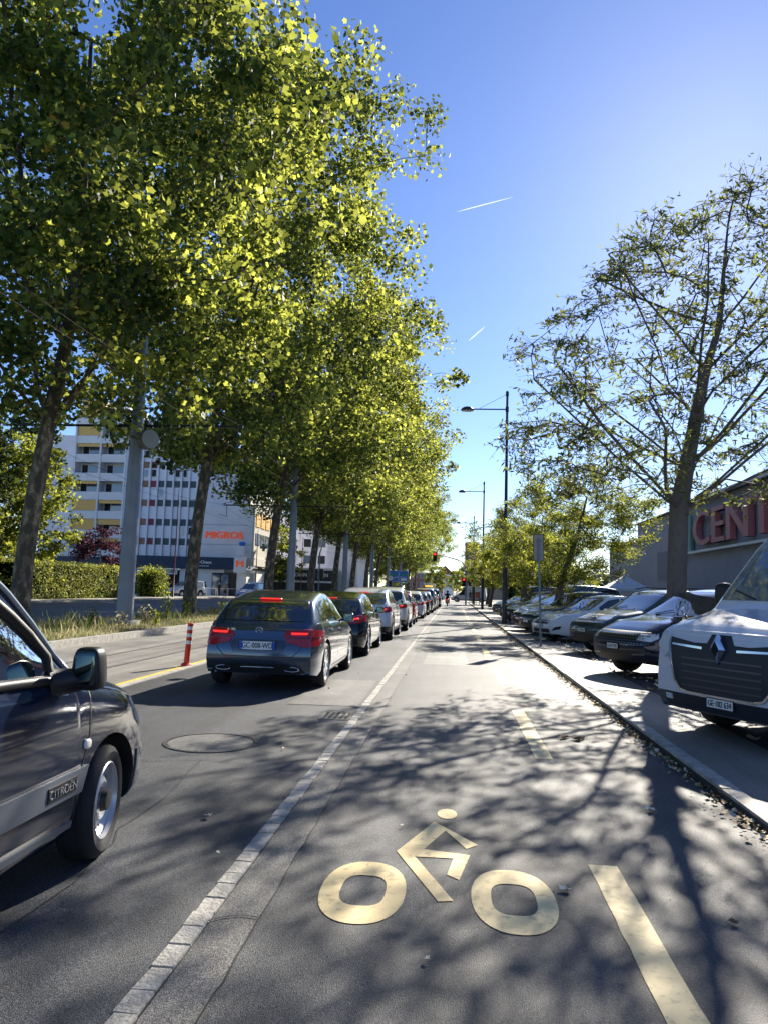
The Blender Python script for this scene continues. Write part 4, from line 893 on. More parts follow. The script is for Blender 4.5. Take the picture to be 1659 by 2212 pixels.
c = hatch('hatchback', 'silver car eighth in the queue', 'car', QG, (X(54)+.24, 52.2+2.1, 0), 0, P_SILV, L=4.2, W=1.76, H=1.50, dens=32); std_far(c)
c = hatch('estate_car', 'silver grey tall people carrier ninth in the queue', 'car', QG, (X(60)+.22, 58.0+2.25, 0), 0, P_SILV, L=4.5, W=1.84, H=1.78, suv=1.0, dens=32, wr=.34); std_far(c)
c = hatch('hatchback', 'white car tenth in the queue before the dark van', 'car', QG, (X(66)+.26, 64.2+2.1, 0), 0, P_WHITE, L=4.2, W=1.78, H=1.52, dens=30); std_far(c)
c = hatch('suv', 'dark tall suv eleventh and last visible in the queue beside the scooter', 'car', QG, (X(72)+.3, 70.8+2.2, 0), 0, P_BLACK, L=4.5, W=1.85, H=1.80, suv=1.0, dens=30, wr=.34); std_far(c)
# --- dark estate car beside the camera (only its front right shows)
def clear_glass(name, tint, fac):
    m = bpy.data.materials.new(name); m.use_nodes = True; n = m.node_tree.nodes; l = m.node_tree.links; out = n['Material Output']
    t = n.new('ShaderNodeBsdfTransparent'); t.inputs[0].default_value = tuple(tint)+(1,); g = n.new('ShaderNodeBsdfGlossy'); g.inputs['Roughness'].default_value = 0.02
    f = n.new('ShaderNodeFresnel'); f.inputs[0].default_value = 1.5; ad = n.new('ShaderNodeMath'); ad.operation = 'ADD'; ad.inputs[1].default_value = fac; l.new(f.outputs[0], ad.inputs[0])
    mx = n.new('ShaderNodeMixShader'); l.new(ad.outputs[0], mx.inputs[0]); l.new(t.outputs[0], mx.inputs[1]); l.new(g.outputs[0], mx.inputs[2]); l.new(mx.outputs[0], out.inputs['Surface']); MATS[name] = m; return m
CG = clear_glass('clear greenish glass', (.72, .84, .78), .05)
L = 4.11; Wb = 1.74
bt = [(0, .60), (.06, .76), (.35, .89), (.8, .96), (1.08, 1.01), (1.28, 1.15), (1.55, 1.42), (1.77, 1.58), (2.1, 1.715), (2.5, 1.78), (3.0, 1.80), (3.9, 1.78), (4.05, 1.45), (L, .95)]
bb = [(0, .58), (.35, .80), (.8, .90), (1.3, .985), (2.2, 1.0), (3.8, 1.02), (L, .93)]
def bhole(t, x, z):
    zt = ip(bt, t); zs = ip(bb, t)
    if abs(x) > .52 and 1.36 < t < 2.42 and z > zs+.055 and z < zt-.12: return True
    if abs(x) > .52 and 2.54 < t < 3.40 and z > zs+.055 and z < zt-.12: return True
    return 1.16 < t < 2.0 and abs(x) < .50 and z > zt-.07
c = Car('estate_car', 'dark slate boxy car at the left edge with CITROËN on its door moulding', 'car', 'cars queuing in the car lane', (-2.74, 2.83, 0), 0, L, Wb, 1.80, bt, bb, .80, L-.72, .30, P_CIT,
        [(.15, .02), (.3, 0), (.5, 0), (.62, .03), (.78, .12), (.95, .2)], [(.3, .0), (1.0, .02), (1.8, .05)], zb=.21, tumble=.20, pf=.19, pr=.05, shoulder=.02, dens=80, holes=bhole, bow=.10, arch_gap=.06)
B = c; SEAL = mat('window rubber', (.012, .012, .013), .5)
c.add('windscreen', [[(x, z) for x, z in [(-.60, 1.10), (.60, 1.10), (.50, 1.69), (-.50, 1.69)]]], c.m_front(), CG, .004, skirt=0) if False else None
def free_patch(name, quad, m, n=6, parent=None):
    mb = MB(); P = []
    a, b_, c_, d = [Vector(q) for q in quad]
    for i in range(n+1):
        for j in range(n+1):
            u, v = i/n, j/n; P.append((a.lerp(b_, u)).lerp(d.lerp(c_, u), v))
    mb.poly(P, [(i*(n+1)+j, (i+1)*(n+1)+j, (i+1)*(n+1)+j+1, i*(n+1)+j+1) for i in range(n) for j in range(n)], m); return mb.build(name, parent, smooth=True)
def wp(t, sg, lo): # point on side at station t: lower (belt) or upper (roof edge)
    sec = c.section(t); k = 9 if lo else 12
    x, z, yo = sec[k]; 
    return Vector((sg*x, L/2-t+yo, z))
for sg in (1, -1):
    for (ta, tb, nmw) in ((1.38, 2.42, 'f'), (2.54, 3.40, 'r')):
        lo_ = []; up = []
        for t in np.linspace(ta, tb, 9):
            sec = c.section(t); lo_.append(Vector((sg*(sec[9][0]-.004), L/2-t, sec[9][1]+.02))); up.append(Vector((sg*(sec[12][0]-.0), L/2-t, sec[12][1]-.035)))
        mb = MB(); k = len(lo_); mid = [a.lerp(b_, .5)+Vector((sg*.008, 0, 0)) for a, b_ in zip(lo_, up)]
        mb.poly(lo_+mid+up, [(i, i+1, k+i+1, k+i) for i in range(k-1)]+[(k+i, k+i+1, 2*k+i+1, 2*k+i) for i in range(k-1)], CG); mb.build('side_window', c.root, smooth=True)
        fr = MB(); o_ = Vector((sg*.010, 0, 0)); fr.tube([p+o_ for p in lo_]+[p+o_ for p in up[::-1]]+[lo_[0]+o_], .026, SEAL, 6, cap=False); fr.build('window_frame', c.root, smooth=True)
mb = MB(); rows = []
for t in np.linspace(1.12, 2.04, 8):
    sec = c.section(t); rows.append([Vector((x_*(.90), L/2-t, z_-.004)) for x_, z_ in ((sec[14][0]*1.0, sec[14][1]), (sec[15][0], sec[15][1]), (sec[16][0], sec[16][1]), (0, sec[17][1]), (-sec[16][0], sec[16][1]), (-sec[15][0], sec[15][1]), (-sec[14][0], sec[14][1]))])
P = [p for r_ in rows for p in r_]; mb.poly(P, [(i*7+j, i*7+j+1, (i+1)*7+j+1, (i+1)*7+j) for i in range(7) for j in range(6)], CG); mb.build('windscreen', c.root, smooth=True)
fr = MB(); edge = [r_[0] for r_ in rows]+[q for q in rows[-1]]+[r_[-1] for r_ in rows[::-1]]+rows[0][::-1]; fr.tube([p+Vector((0, 0, .006)) for p in edge], .024, SEAL, 6); fr.build('windscreen_frame', c.root, smooth=True)
# roof drip rail, its bright reflection put into a pale colour
for sg in (1, -1):
    dr = MB(); ln = []
    for t in np.linspace(1.15, 3.9, 18):
        sec = c.section(t); ln.append((sg*(sec[13][0]+.006), L/2-t, sec[13][1]+.008))
    dr.tube(ln, .014, paint('slate reflection', (.30, .33, .38), .3, .3), 6); dr.build('roof_rail', c.root, smooth=True)
# interior
SEATM = mat('seat fabric', (.10, .11, .12), .9); DASH = mat('dashboard plastic', (.05, .055, .06), .6); PAPER = mat('papers', (.75, .78, .74), .8)
b = MB(); b.superell((0, L/2-1.36, .90), (.70, .26, .15), DASH, .4, 20, 10); b.build('dashboard', c.root, smooth=True)
b = MB(); b.tube([(-.38+.18*math.cos(a*math.pi/10), L/2-1.76+.05*math.sin(a*math.pi/10), 1.02+.17*math.sin(a*math.pi/10)) for a in range(21)], .016, BLACK, 6); b.tube([(-.38, L/2-1.76, 1.02), (-.38, L/2-1.5, .92)], .03, BLACK, 6); b.build('steering_wheel', c.root, smooth=True)
for sx in (-.36, .36):
    b = MB(); b.superell((sx, L/2-2.55, .55), (.24, .27, .10), SEATM, .4); b.superell((sx, L/2-2.88, .92), (.23, .09, .36), SEATM, .4); b.superell((sx, L/2-2.93, 1.36), (.13, .05, .10), SEATM, .5); b.build('seat', c.root, smooth=True)
for k, (x, y, z, r_) in enumerate([(.30, L/2-1.42, 1.075, .3), (.05, L/2-1.40, 1.08, -.2), (.48, L/2-1.5, 1.075, .8)]):
    b = MB(); b.box((x, y, z), (.20, .28, .012), PAPER, rz=r_, rx=.1); tag(b.build('paper_sheet', c.root))
# trims
MOLD = mat('grey moulding plastic', (.085, .10, .125), .5)
for sg in (1, -1):
    c.add('side_moulding', [[(1.16, .44), (2.42, .44), (2.42, .56), (1.10, .56)]], c.m_side(sg), MOLD, .022)
    c.add('side_moulding', [[(2.45, .44), (3.0, .44), (3.0, .56), (2.45, .56)]], c.m_side(sg), MOLD, .022)
    c.add('sill_trim', [[(1.20, .275), (3.0, .275), (3.0, .31), (1.20, .31)]], c.m_side(sg), MOLD, .015)
    c.add('arch_trim', [[(.80-.385, .50), (.80-.36, .20), (.80-.40, .20), (.80-.43, .5)]], c.m_side(sg), MOLD, .01)
h, n_ = c.hit(c.m_side(1), 1.36, .50); xx = h.x+.026
b = MB(); b.box((xx-.002, L/2-1.36, .50), (.006, .26, .066), BLACK); b.build('badge_plate', c.root)
b = MB(); add_text(b, 'CITROËN', .058, face_mtx((xx+.003, L/2-1.36, .497), (1, 0, 0)), CHROME, .004, bold=.001, sx=1.05); b.build('badge_lettering', c.root)
c.lamps('headlight', [(-.28, .60), (.10, .60), (.30, .66), (.34, .80), (.05, .80), (-.26, .76)], True, HLAMP)
h, n_ = c.hit(c.m_side(1), .98+.12, .67)
for sg in (1, -1):
    h, n_ = c.hit(c.m_side(sg), 1.09, .66); b = MB(); b.superell((h.x+sg*.004, h.y, h.z), (.012, .036, .026), mat('side repeater', (.85, .80, .72), .2, coat=1), .7, 12, 8); b.build('side_repeater', c.root, smooth=True)
c.add('front_bumper', [[(-.72, .24), (.72, .24), (.72, .50), (-.72, .50)]], c.m_front(), MOLD, .012)
c.seams([[(1.02, .95), (1.06, .70), (1.17, .50), (1.18, .28)], [(2.44, .28), (2.44, 1.0)], [(1.18, .275), (3.0, .27)], [(.42, .92), (.40, .80), (.12, .72)]], w_=.010)
c.wheels('steel', rimm=mat('painted steel wheel', (.50, .51, .53), .35, metal=.6), width=.18, face=.0, hub=BLACK)
for o in c.root.children:
    if o.name.startswith('wheel') and o.location.y > 0: o.rotation_euler.z = R(9)
for sg in (1, -1):
    cx = sg*(.87+.085); y = L/2-1.30; b = MB(); b.superell((cx, y, 1.07), (.074, .06, .105), BLACK, .45, 18, 12, taper=.12); b.tube([(sg*.80, y-.06, 1.0), (cx, y, 1.02)], [.07, .05], BLACK, 8)
    o = b.build('mirror', c.root, smooth=True); g = MB(); g.superell((cx, y-.053, 1.075), (.056, .012, .084), MATS.get('mirror glass') or mat('mirror glass', (.13, .17, .16), .05, metal=1), .4, 16, 8); g.build('mirror_glass', o, smooth=True)
c.handles([(2.25, .86)], P_CIT)
# ------------------------------------------------------------------ parked row
HD = Vector((math.sin(PA), math.cos(PA), 0)); PG = 'cars parked nose out in the car park'
def park(fx, fy, L, da=0):
    a = PA+da; return (fx+math.sin(a)*L/2, fy+math.cos(a)*L/2, .062), math.pi-a
# big van
L = 5.10; vt = [(0, 1.10), (.06, 1.165), (.25, 1.215), (.6, 1.29), (.82, 1.36), (1.12, 1.72), (1.5, 2.16), (1.78, 2.38), (2.2, 2.48), (4.9, 2.48), (5.02, 2.1), (L, 1.2)]
vb = [(0, 1.05), (.25, 1.12), (1.0, 1.26), (2.0, 1.28), (4.8, 1.28), (L, 1.18)]
P_VAN = paint('white van paint', (.62, .64, .70), .0, .3)
loc, rz = park(2.72, 7.9, L, R(-3))
c = Car('van', 'large pale grey van with diamond badge and plate GE 182 634', 'van', PG, loc, rz, L, 2.0, 2.48, vt, vb, .95, L-1.0, .345, P_VAN, [(.2, .08), (.4, .0), (.7, .0), (.95, .02), (1.1, .05)], [(.3, 0), (2, .05)], zb=.21, tumble=.13, pf=.10, pr=.04, shoulder=.02, dens=60, bow=.055, cladding=mat('grey bumper plastic', (.07, .075, .085), .5))
VDK = mat('dark van mask', (.016, .022, .032), .5)
c.ws(.90, 1.66, 'windscreen', inset=.05, m=mat('sky reflection glazing', (.10, .14, .19), .05, spec=.8, coat=1.0)); c.side_windows([(1.15, 2.25)])  # pale sky reflection put into the windscreen's bluish base colour
c.add('front_mask', [[(-.68, .86), (-.60, .56), (-.50, .47), (.50, .47), (.60, .56), (.68, .86), (.72, 1.03), (.35, .985), (.17, .99), (.12, 1.085), (-.12, 1.085), (-.17, .99), (-.35, .985), (-.72, 1.03)]], c.m_front(), VDK, .008)
mb = MB(); c.strip(mb, [(-.72, .84), (-.66, .76), (-.60, .58), (-.52, .49), (-.42, .465), (.42, .465), (.52, .49), (.60, .58), (.66, .76), (.72, .84)], .022, c.m_front(), CHROME, .022); mb.build('chrome_outline', c.root)
for sg in (1, -1): c.add('chrome_bar', [[(sg*.22, .925), (sg*.66, .945), (sg*.66, .965), (sg*.22, .95)][::sg]], c.m_front(), CHROME, .02)
h, n_ = c.hit(c.m_front(), 0, .93); b = MB(); y = h.y+.035; do = [(0, .155), (.10, 0), (0, -.155), (-.10, 0)]; di_ = [(0, .085), (.048, 0), (0, -.085), (-.048, 0)]
b.poly([(x, y, .94+z) for x, z in do]+[(x, y+.03, .94+z) for x, z in di_]+[(x, y-.03, .94+z) for x, z in do]+[(x, y-.02, .94+z) for x, z in di_], [(i, (i+1) % 4, 4+(i+1) % 4, 4+i) for i in range(4)]+[(8+i, 8+(i+1) % 4, (i+1) % 4, i) for i in range(4)]+[(4+i, 4+(i+1) % 4, 12+(i+1) % 4, 12+i) for i in range(4)], CHROME); b.build('badge', c.root)
for sg in (1, -1): c.add('headlight', [[(sg*x, z) for x, z in [(.70, .86), (.77, .80), (.87, .92), (.90, 1.10), (.83, 1.15), (.70, 1.05)]][::sg]], c.m_front(), HLAMP, .03, skirt=.05)
c.add('lower_mask', [[(-.80, .24), (.80, .24), (.78, .44), (-.78, .44)]], c.m_front(), VDK, .006); c.plate('GE·182 634', -.02, .40, False, .32, .085, off=.02); c.wheels('steel', rimm=mat('grey steel wheel', (.25, .26, .28), .45, metal=.5)); c.mirrors(1.22, 1.46, BLACK, (.11, .07, .17), .08)
b = MB()
for sg in (-1, 1): b.tube([(sg*.55-.2, L/2-.88, 1.46), (sg*.45+.25, L/2-.98, 1.56)], .009, BLACK, 5)
b.build('wiper', c.root); c.seams([[(1.38, .4), (1.30, 1.25)], [(2.42, .35), (2.42, 1.28)]])
b = MB(); b.box((.25, L/2-1.5, 1.50), (.55, .30, .02), mat('green folder', (.45, .60, .35), .6)); b.build('dashboard_papers', c.root)
mb = MB()
for k in range(5): c.strip(mb, [(-.50+.0*k, .54+k*.07), (.50, .54+k*.07)], .018, c.m_front(), mat('satin black slat', (.05, .055, .065), .3), .016)
mb.build('grille_slats', c.root)
for sg in (1, -1): c.add('fog_lamp', [[(sg*x, z) for x, z in [(.66, .36), (.76, .36), (.76, .42), (.66, .42)]][::sg]], c.m_front(), HLAMP, .014)
# suv with wide mesh grille
L = 4.50; loc, rz = park(2.98, 14.0, L)
c = hatch('suv', 'dark navy suv with wide mesh grille, plate GE 817502, left of the big van', 'car', PG, loc, rz, P_NAVY, L=L, W=1.87, H=1.65, suv=.95, cladding=BLACK, dens=60, wr=.36); std_front(c, 'GE·817502', n=5, hl=[(-.05, .70), (.20, .68), (.30, .74), (.28, .82), (.0, .80)], pz=.56)
MESH = mat('mesh grille metal', (.20, .21, .23), .3, metal=.8); mb = MB()
for r_ in range(6):
    for q in range(-11, 12):
        x = q*.068+(.034 if r_ % 2 else 0); z = .64+r_*.045
        if abs(x) < .74 and z < .84: c.patch(mb, [(x-.024, z), (x, z-.014), (x+.024, z), (x, z+.014)], c.m_front(), MESH, .02, .0, step=.1)
c.add('grille_surround', [[(-.76, .62), (.76, .62), (.78, .84), (-.78, .84)]], c.m_front(), BLACK, .012); mb.build('grille_mesh', c.root)
# rugged suv
L = 4.34; loc, rz = park(3.3, 19.2, L)
c = hatch('suv', 'dark green grey suv with square grille and pale emblem between navy suv and white hatchback', 'car', PG, loc, rz, P_GREEN, L=L, W=1.80, H=1.66, suv=1.0, cladding=BLACK, dens=54, wr=.355); std_front(c, 'GE·158417', rim='cover', n=10, pz=.60, hl=[(-.22, .86), (.12, .86), (.20, .90), (.18, 1.0), (-.20, 1.0)])
c.add('grille_surround', [[(-.58, .84), (.58, .84), (.58, 1.0), (-.58, 1.0)]], c.m_front(), BLACK, .008)
mb = MB()
for k in range(3): c.strip(mb, [(-.55, .87+k*.045), (.55, .87+k*.045)], .012, c.m_front(), CHROME if k == 1 else MESH, .014)
mb.build('grille_slats', c.root)
h, n_ = c.hit(c.m_front(), 0, .92); b = MB(); b.superell((0, h.y+.015, .92), (.10, .012, .05), CHROME, .6); b.build('badge', c.root, smooth=True)
b = MB()
for sg in (1, -1): b.tube([(sg*.58, L/2-2.0, 1.66), (sg*.60, L/2-2.3, 1.71), (sg*.60, L/2-3.4, 1.70), (sg*.58, L/2-3.7, 1.64)], .016, BLACK, 6)
b.build('roof_rack', c.root)
# white hatchback
L = 3.99; loc, rz = park(2.80, 23.9, L)
c = hatch('hatchback', 'white hatchback with swept headlamps, behind the back of the signpost', 'car', PG, loc, rz, P_WHITE, L=L, W=1.71, H=1.49, dens=56, wr=.315)
std_front(c, '', rim='cover', n=9, hl=[(-.26, .66), (.02, .66), (.30, .78), (.40, .90), (.15, .86), (-.20, .76)], pz=.50)
c.lamps('fog_lamp_bezel', [(-.16, .34), (.12, .40), (.16, .50), (-.02, .47)], True, BLACK)
c.add('grille_bar', [[(-.30, .62), (.30, .62), (.34, .68), (-.34, .68)]], c.m_front(), BLACK, .01)
for (fx, fy, L, W, H, P, suv, nm_, lb) in [
    (2.66, 27.0, 4.2, 1.78, 1.60, P_TEAL, .6, 'suv', 'dark teal compact suv just behind the white hatchback'), (2.60, 29.9, 4.2, 1.78, 1.55, P_BLACK, .5, 'hatchback', 'black hatchback parked behind the dark teal suv'),
    (3.1, 33.1, 4.9, 1.90, 1.92, P_GREEN, 1.0, 'people_carrier', 'tall dark people carrier parked right of the first lamp post'), (2.75, 36.9, 4.5, 1.80, 1.50, P_ANTH, .3, 'saloon_car', 'anthracite car whose nose shows left of the first lamp post'),
    (2.7, 39.8, 4.5, 1.83, 1.62, P_BLACK, .8, 'suv', 'black suv left of the first lamp post in the far row'), (2.65, 44.8, 5.0, 1.95, 1.95, P_NAVY, 1.0, 'people_carrier', 'farthest dark people carrier, first in the row beside the bushes')]:
    loc, rz = park(fx, fy, L); c = hatch(nm_, lb, 'car', PG, loc, rz, P, L=L, W=W, H=H, suv=suv, dens=36, wr=.335); std_front(c, '')
L = 4.0; loc, rz = park(3.02, 4.95, L); c = hatch('hatchback', 'white hatchback cut off by the right edge, nearer than the van', 'car', PG, loc, rz, P_WHITE, L=L, W=1.74, H=1.48, dens=50, cladding=BLACK); std_front(c, '')
for (x, y, P, lb) in [(9.2, 27.0, P_SILV, 'silver car with roof rails in the second row behind the green grey suv'), (9.2, 21.0, P_ANTH, 'grey car with roof rails in the second row behind the navy suv')]:
    L = 4.5; c = hatch('estate_car', lb, 'car', 'cars in the second row of the car park', (x+2, y+1, .062), math.pi-PA, P, L=L, W=1.82, H=1.72, suv=.6, dens=36); std_front(c, '')
    b = MB()
    for sg in (1, -1): b.tube([(sg*.56, L/2-2.0, 1.70), (sg*.58, L/2-2.3, 1.76), (sg*.58, L/2-3.3, 1.75), (sg*.56, L/2-3.6, 1.69)], .018, CHROME, 6)
    b.build('roof_rack', c.root)
# vans left, across the far road
def small_van(loc, rz, P, lb, group, H=1.85, L=4.4):
    vt = [(0, .72), (.08, .86), (.5, 1.0), (.95, 1.10), (1.7, 1.72), (2.1, H-.02), (2.6, H), (L-.2, H-.02), (L-.08, 1.5), (L, .95)]; vb = [(0, .66), (.5, .92), (1.0, 1.05), (L-.2, 1.08), (L, .9)]
    c = Car('delivery_van', lb, 'van', group, loc, rz, L, 1.81, H, vt, vb, .88, L-.8, .31, P, NOSE, [(.3, 0), (1.8, .06)], zb=.2, tumble=.16, pr=.05, dens=36, cladding=BLACK)
    c.ws(1.05, 1.78, 'windscreen'); c.side_windows([(1.35, 2.2)]); c.lamps('headlight', [(-.2, .66), (.1, .68), (.3, .80), (-.1, .84)], True, HLAMP); c.add('grille', [[(-.5, .34), (.5, .34), (.45, .60), (-.45, .60)]], c.m_front(), BLACK, .008)
    c.wheels('cover', n=8); c.mirrors(1.4, 1.12, BLACK); return c
small_van((-31.0, 84.5, 0.08), R(150), P_WHITE, 'white delivery van parked on the forecourt beside the round bush', 'vans before the shops')
small_van((-21.7, 79.5, 0), R(162), P_SILV, 'silver van driving on the far road before the supermarket corner', 'vans before the shops', H=1.95)
small_van((2.5, 119.0, 0), R(80), paint('cream', (.55, .53, .45), 0, .4), 'cream van crossing the junction at the end of the cycle track', None, H=2.5, L=5.6)
c = hatch('hatchback', 'small white car crossing the far junction', 'car', None, (-3.4, 121, 0), R(100), P_WHITE, L=4.0, dens=26); std_front(c, '')
# bus facing the camera far off in the bus lane
L = 12; rt = empty('bus', (-5.3, 166, 0)); tag(rt, 'cream bus facing the camera in the bus lane at the far end', 'bus')
CREAM = paint('bus cream', (.60, .58, .52), 0, .4); b = MB(); b.bbox((-1.25, -6, .35), (1.25, 6, 3.05), CREAM); b.superell((0, 0, 3.05), (1.2, 5.9, .12), CREAM, .3); b.build('body', rt)
b = MB(); b.bbox((-1.15, -6.03, 1.15), (1.15, -5.98, 2.75), GLASS); b.build('windscreen', rt)
b = MB(); b.bbox((-.8, -6.06, 2.48), (.8, -6.02, 2.72), mat('amber display', (.1, .04, 0), .5, emit=(1, .35, .05), es=1.5)); b.build('destination_display', rt)
for sx in (-1, 1):
    for yy in (-4, 3): b = MB(); b.lathe([(.001, 0), (.30, .01), (.48, 0), (.48, -.28*sx), (.001, -.28*sx)], (sx*1.26, yy, .48), 'X', RUB, 20); b.build('wheel', rt)
    b = MB(); b.bbox((sx*1.252, -5.2, 1.2), (sx*1.262, 5.5, 2.5), GLASS); b.build('side_windows', rt)
    b = MB(); b.superell((sx*.95, -6.02, .75), (.14, .04, .09), HLAMP, .6); b.build('headlight', rt)

# ------------------------------------------------------------------ people
SKIN = mat('skin', (.50, .30, .21), .55); HAIRD = mat('dark hair', (.03, .022, .018), .8); HAIRG = mat('grey hair', (.35, .33, .30), .8)
def skin_mesh(name, verts, edges, radii, matf, parent, sub=1, root=0):
    me = bpy.data.meshes.new(name); me.from_pydata(verts, edges, []); o = bpy.data.objects.new(name, me); C.objects.link(o)
    md = o.modifiers.new('s', 'SKIN'); md.use_smooth_shade = True
    for i, r_ in enumerate(radii):
        sv_ = me.skin_vertices[0].data[i]; sv_.radius = (r_, r_) if not isinstance(r_, tuple) else r_; sv_.use_root = (i == root)
    ms = o.modifiers.new('d', 'SUBSURF'); ms.levels = sub; ms.render_levels = sub
    bpy.context.view_layer.update(); dg = bpy.context.evaluated_depsgraph_get(); m2 = bpy.data.meshes.new_from_object(o.evaluated_get(dg)); bpy.data.objects.remove(o)
    ml = []
    for p in m2.polygons:
        m = matf(p.center)
        if m not in ml: ml.append(m)
        p.material_index = ml.index(m); p.use_smooth = True
    m2.materials.clear()
    for m in ml: m2.materials.append(m)
    idx = [ml.index(matf(p.center)) for p in m2.polygons]; m2.polygons.foreach_set('material_index', idx)
    m2.name = name; o = bpy.data.objects.new(name, m2); C.objects.link(o); o.parent = parent; return o
def person(loc, rz, label, top, bottom, hair=HAIRD, step=.14, arms='swing', bag=None, skin_top=False, group=None, seated=False, shorts=False, head_mat=None, sc=1.0):
    rt = empty('person', loc, rz); rt.scale = (sc,)*3; tag(rt, label, 'person', group)
    if not seated:
        hipz = .92; V = [(0, 0, hipz), (0, .01, 1.12), (0, .0, 1.36), (0, 0, 1.47), (0, .01, 1.56), (0, .015, 1.66)]; r_ = [(.15, .11), (.135, .10), (.165, .105), (.055, .055), (.075, .09), (.07, .085)]
        E_ = [(0, 1), (1, 2), (2, 3), (3, 4), (4, 5)]
        for sg in (-1, 1):
            s_ = step*sg; k = len(V)
            V += [(sg*.085, s_*.15, .84), (sg*.095, s_*.8+.04, .50), (sg*.10, s_*1.35-.02, .10), (sg*.11, s_*1.35+.12, .035)]; r_ += [.085, .06, .042, .04]; E_ += [(0, k), (k, k+1), (k+1, k+2), (k+2, k+3)]
            k = len(V); a = -s_*1.0
            V += [(sg*.19, 0, 1.40), (sg*.235, a*.5-.02, 1.14), (sg*.235, a+.06, .90), (sg*.225, a+.10, .83)]; r_ += [.055, .042, .032, .028]; E_ += [(2, k), (k, k+1), (k+1, k+2), (k+2, k+3)]
    else:
        V = [(0, -.05, .85), (0, 0, 1.02), (0, .08, 1.26), (0, .10, 1.36), (0, .12, 1.45), (0, .13, 1.54)]; r_ = [(.16, .13), (.15, .11), (.18, .11), (.06, .06), (.09, .10), (.08, .09)]; E_ = [(0, 1), (1, 2), (2, 3), (3, 4), (4, 5)]
        for sg in (-1, 1):
            k = len(V); V += [(sg*.12, .05, .82), (sg*.20, .38, .70), (sg*.17, .30, .34), (sg*.18, .42, .27)]; r_ += [.085, .065, .045, .045]; E_ += [(0, k), (k, k+1), (k+1, k+2), (k+2, k+3)]
            k = len(V); V += [(sg*.20, .10, 1.28), (sg*.27, .28, 1.08), (sg*.26, .50, 1.02), (sg*.25, .57, 1.03)]; r_ += [.06, .048, .035, .03]; E_ += [(2, k), (k, k+1), (k+1, k+2), (k+2, k+3)]
    hz = V[4][2]-.06; SH = mat('dark shoes', (.02, .02, .02), .6)
    def mf(c_):
        if c_.z > hz-.01: return head_mat or SKIN
        if not seated:
            if c_.z < .075: return SH
            if abs(c_.x) > .19 and c_.z < .95: return SKIN
            if skin_top and c_.z > .93: return top if not skin_top == 'bare' else SKIN
            if c_.z < (.93): return SKIN if (shorts and c_.z < .55) else bottom
        elif c_.z < .9 and abs(c_.x) < .32: return bottom
        return top
    skin_mesh('body', V, E_, r_, mf, rt)
    hc = V[5]
    if not head_mat: b = MB(); b.superell((0, hc[1]-.02, hc[2]+.03), (.083, .098, .085), hair, .9, 14, 9); b.build('hair', rt, smooth=True)
    else: b = MB(); b.superell((0, hc[1]-.01, hc[2]-.01), (.125, .15, .14), head_mat, .85, 16, 10); b.build('helmet', rt, smooth=True)
    for sg in (-1, 1):      # hands
        hp = Vector(V[13 if sg < 0 else 21] if False else ((sg*.225, -step*sg+.10, .82) if not seated else (sg*.25, .58, 1.03))); b = MB(); d = Vector((0, .15, -1)) if not seated else Vector((0, 1, -.2)); d.normalize()
        b.superell(hp+d*.03, (.018, .035, .042), SKIN, .7, 8, 6)
        for q in range(4): p0 = hp+d*.06+Vector((0, (q-1.5)*.016, 0)); b.tube([p0, p0+d*(.04-.004*abs(q-1)), p0+d*.06+Vector((-sg*.015, 0, 0))], [.009, .008, .006], SKIN, 5)
        b.tube([hp+Vector((0, .03, 0)), hp+Vector((0, .055, -.03))+d*.02], [.010, .007], SKIN, 5); b.build('hand', rt, smooth=True)
    if bag: b = MB(); b.superell((0, -.16, 1.22), (.14, .08, .20), bag, .5); b.build('backpack', rt, smooth=True)
    return rt
BLK = mat('black cloth', (.02, .022, .028), .9); JEAN = mat('dark trousers', (.03, .035, .05), .9)
person((-27.7, 86.5, 0.10), R(200), 'person in black hooded top walking by the pale railing before the shops', BLK, JEAN, group=None, head_mat=None)
person((-26.5, 85.0, 0.0), R(20), 'person with tanned bare back and dark shorts walking before the supermarket entrance', SKIN, BLK, hair=HAIRG, shorts=True, step=.2)
person((-30.6, 90.0, 0.08), R(90), 'person in dark clothes standing by the shop wall behind the railing', BLK, BLK, step=.03)
person((2.35, 104.0, 0.07), R(180), 'person in dark clothes waiting at the far crossing beside the signal post', BLK, JEAN, step=.05)
# scooter and rider
rt = empty('scooter', (-.62, 79.0, 0)); tag(rt, 'black scooter with red tail lamp waiting beside the far end of the queue', 'scooter')
for yy in (-.62, .66): b = MB(); b.lathe([(.001, -.05), (.15, -.06), (.24, -.055), (.265, 0), (.24, .055), (.15, .06), (.001, .05)], (0, yy, .265), 'X', RUB, 20); b.build('wheel', rt, smooth=True)
SB = paint('scooter black', (.015, .015, .018), .2, .3); b = MB(); b.superell((0, -.42, .62), (.19, .46, .20), SB, .6); b.superell((0, .05, .32), (.17, .45, .07), SB, .5); b.superell((0, .48, .70), (.22, .10, .36), SB, .6); b.tube([(0, .66, .27), (0, .52, .8), (0, .42, 1.05)], .03, SB, 6); b.build('body', rt, smooth=True)
b = MB(); b.superell((0, -.30, .80), (.15, .38, .06), BLK, .6); b.build('seat', rt, smooth=True)
b = MB(); b.tube([(-.34, .36, 1.02), (0, .44, 1.06), (.34, .36, 1.02)], .015, BLACK, 6); b.build('handlebar', rt)
b = MB(); b.superell((0, -.88, .68), (.13, .03, .05), BRAKE, .6); b.build('tail_light', rt, smooth=True)
b = MB(); b.box((0, -.90, .48), (.14, .01, .14), PLATE); b.build('number_plate', rt)
for sg in (-1, 1): b = MB(); b.superell((sg*.32, .38, 1.22), (.06, .015, .04), BLACK, .7); b.tube([(sg*.26, .38, 1.04), (sg*.32, .38, 1.2)], .007, BLACK, 4); b.build('mirror', rt)
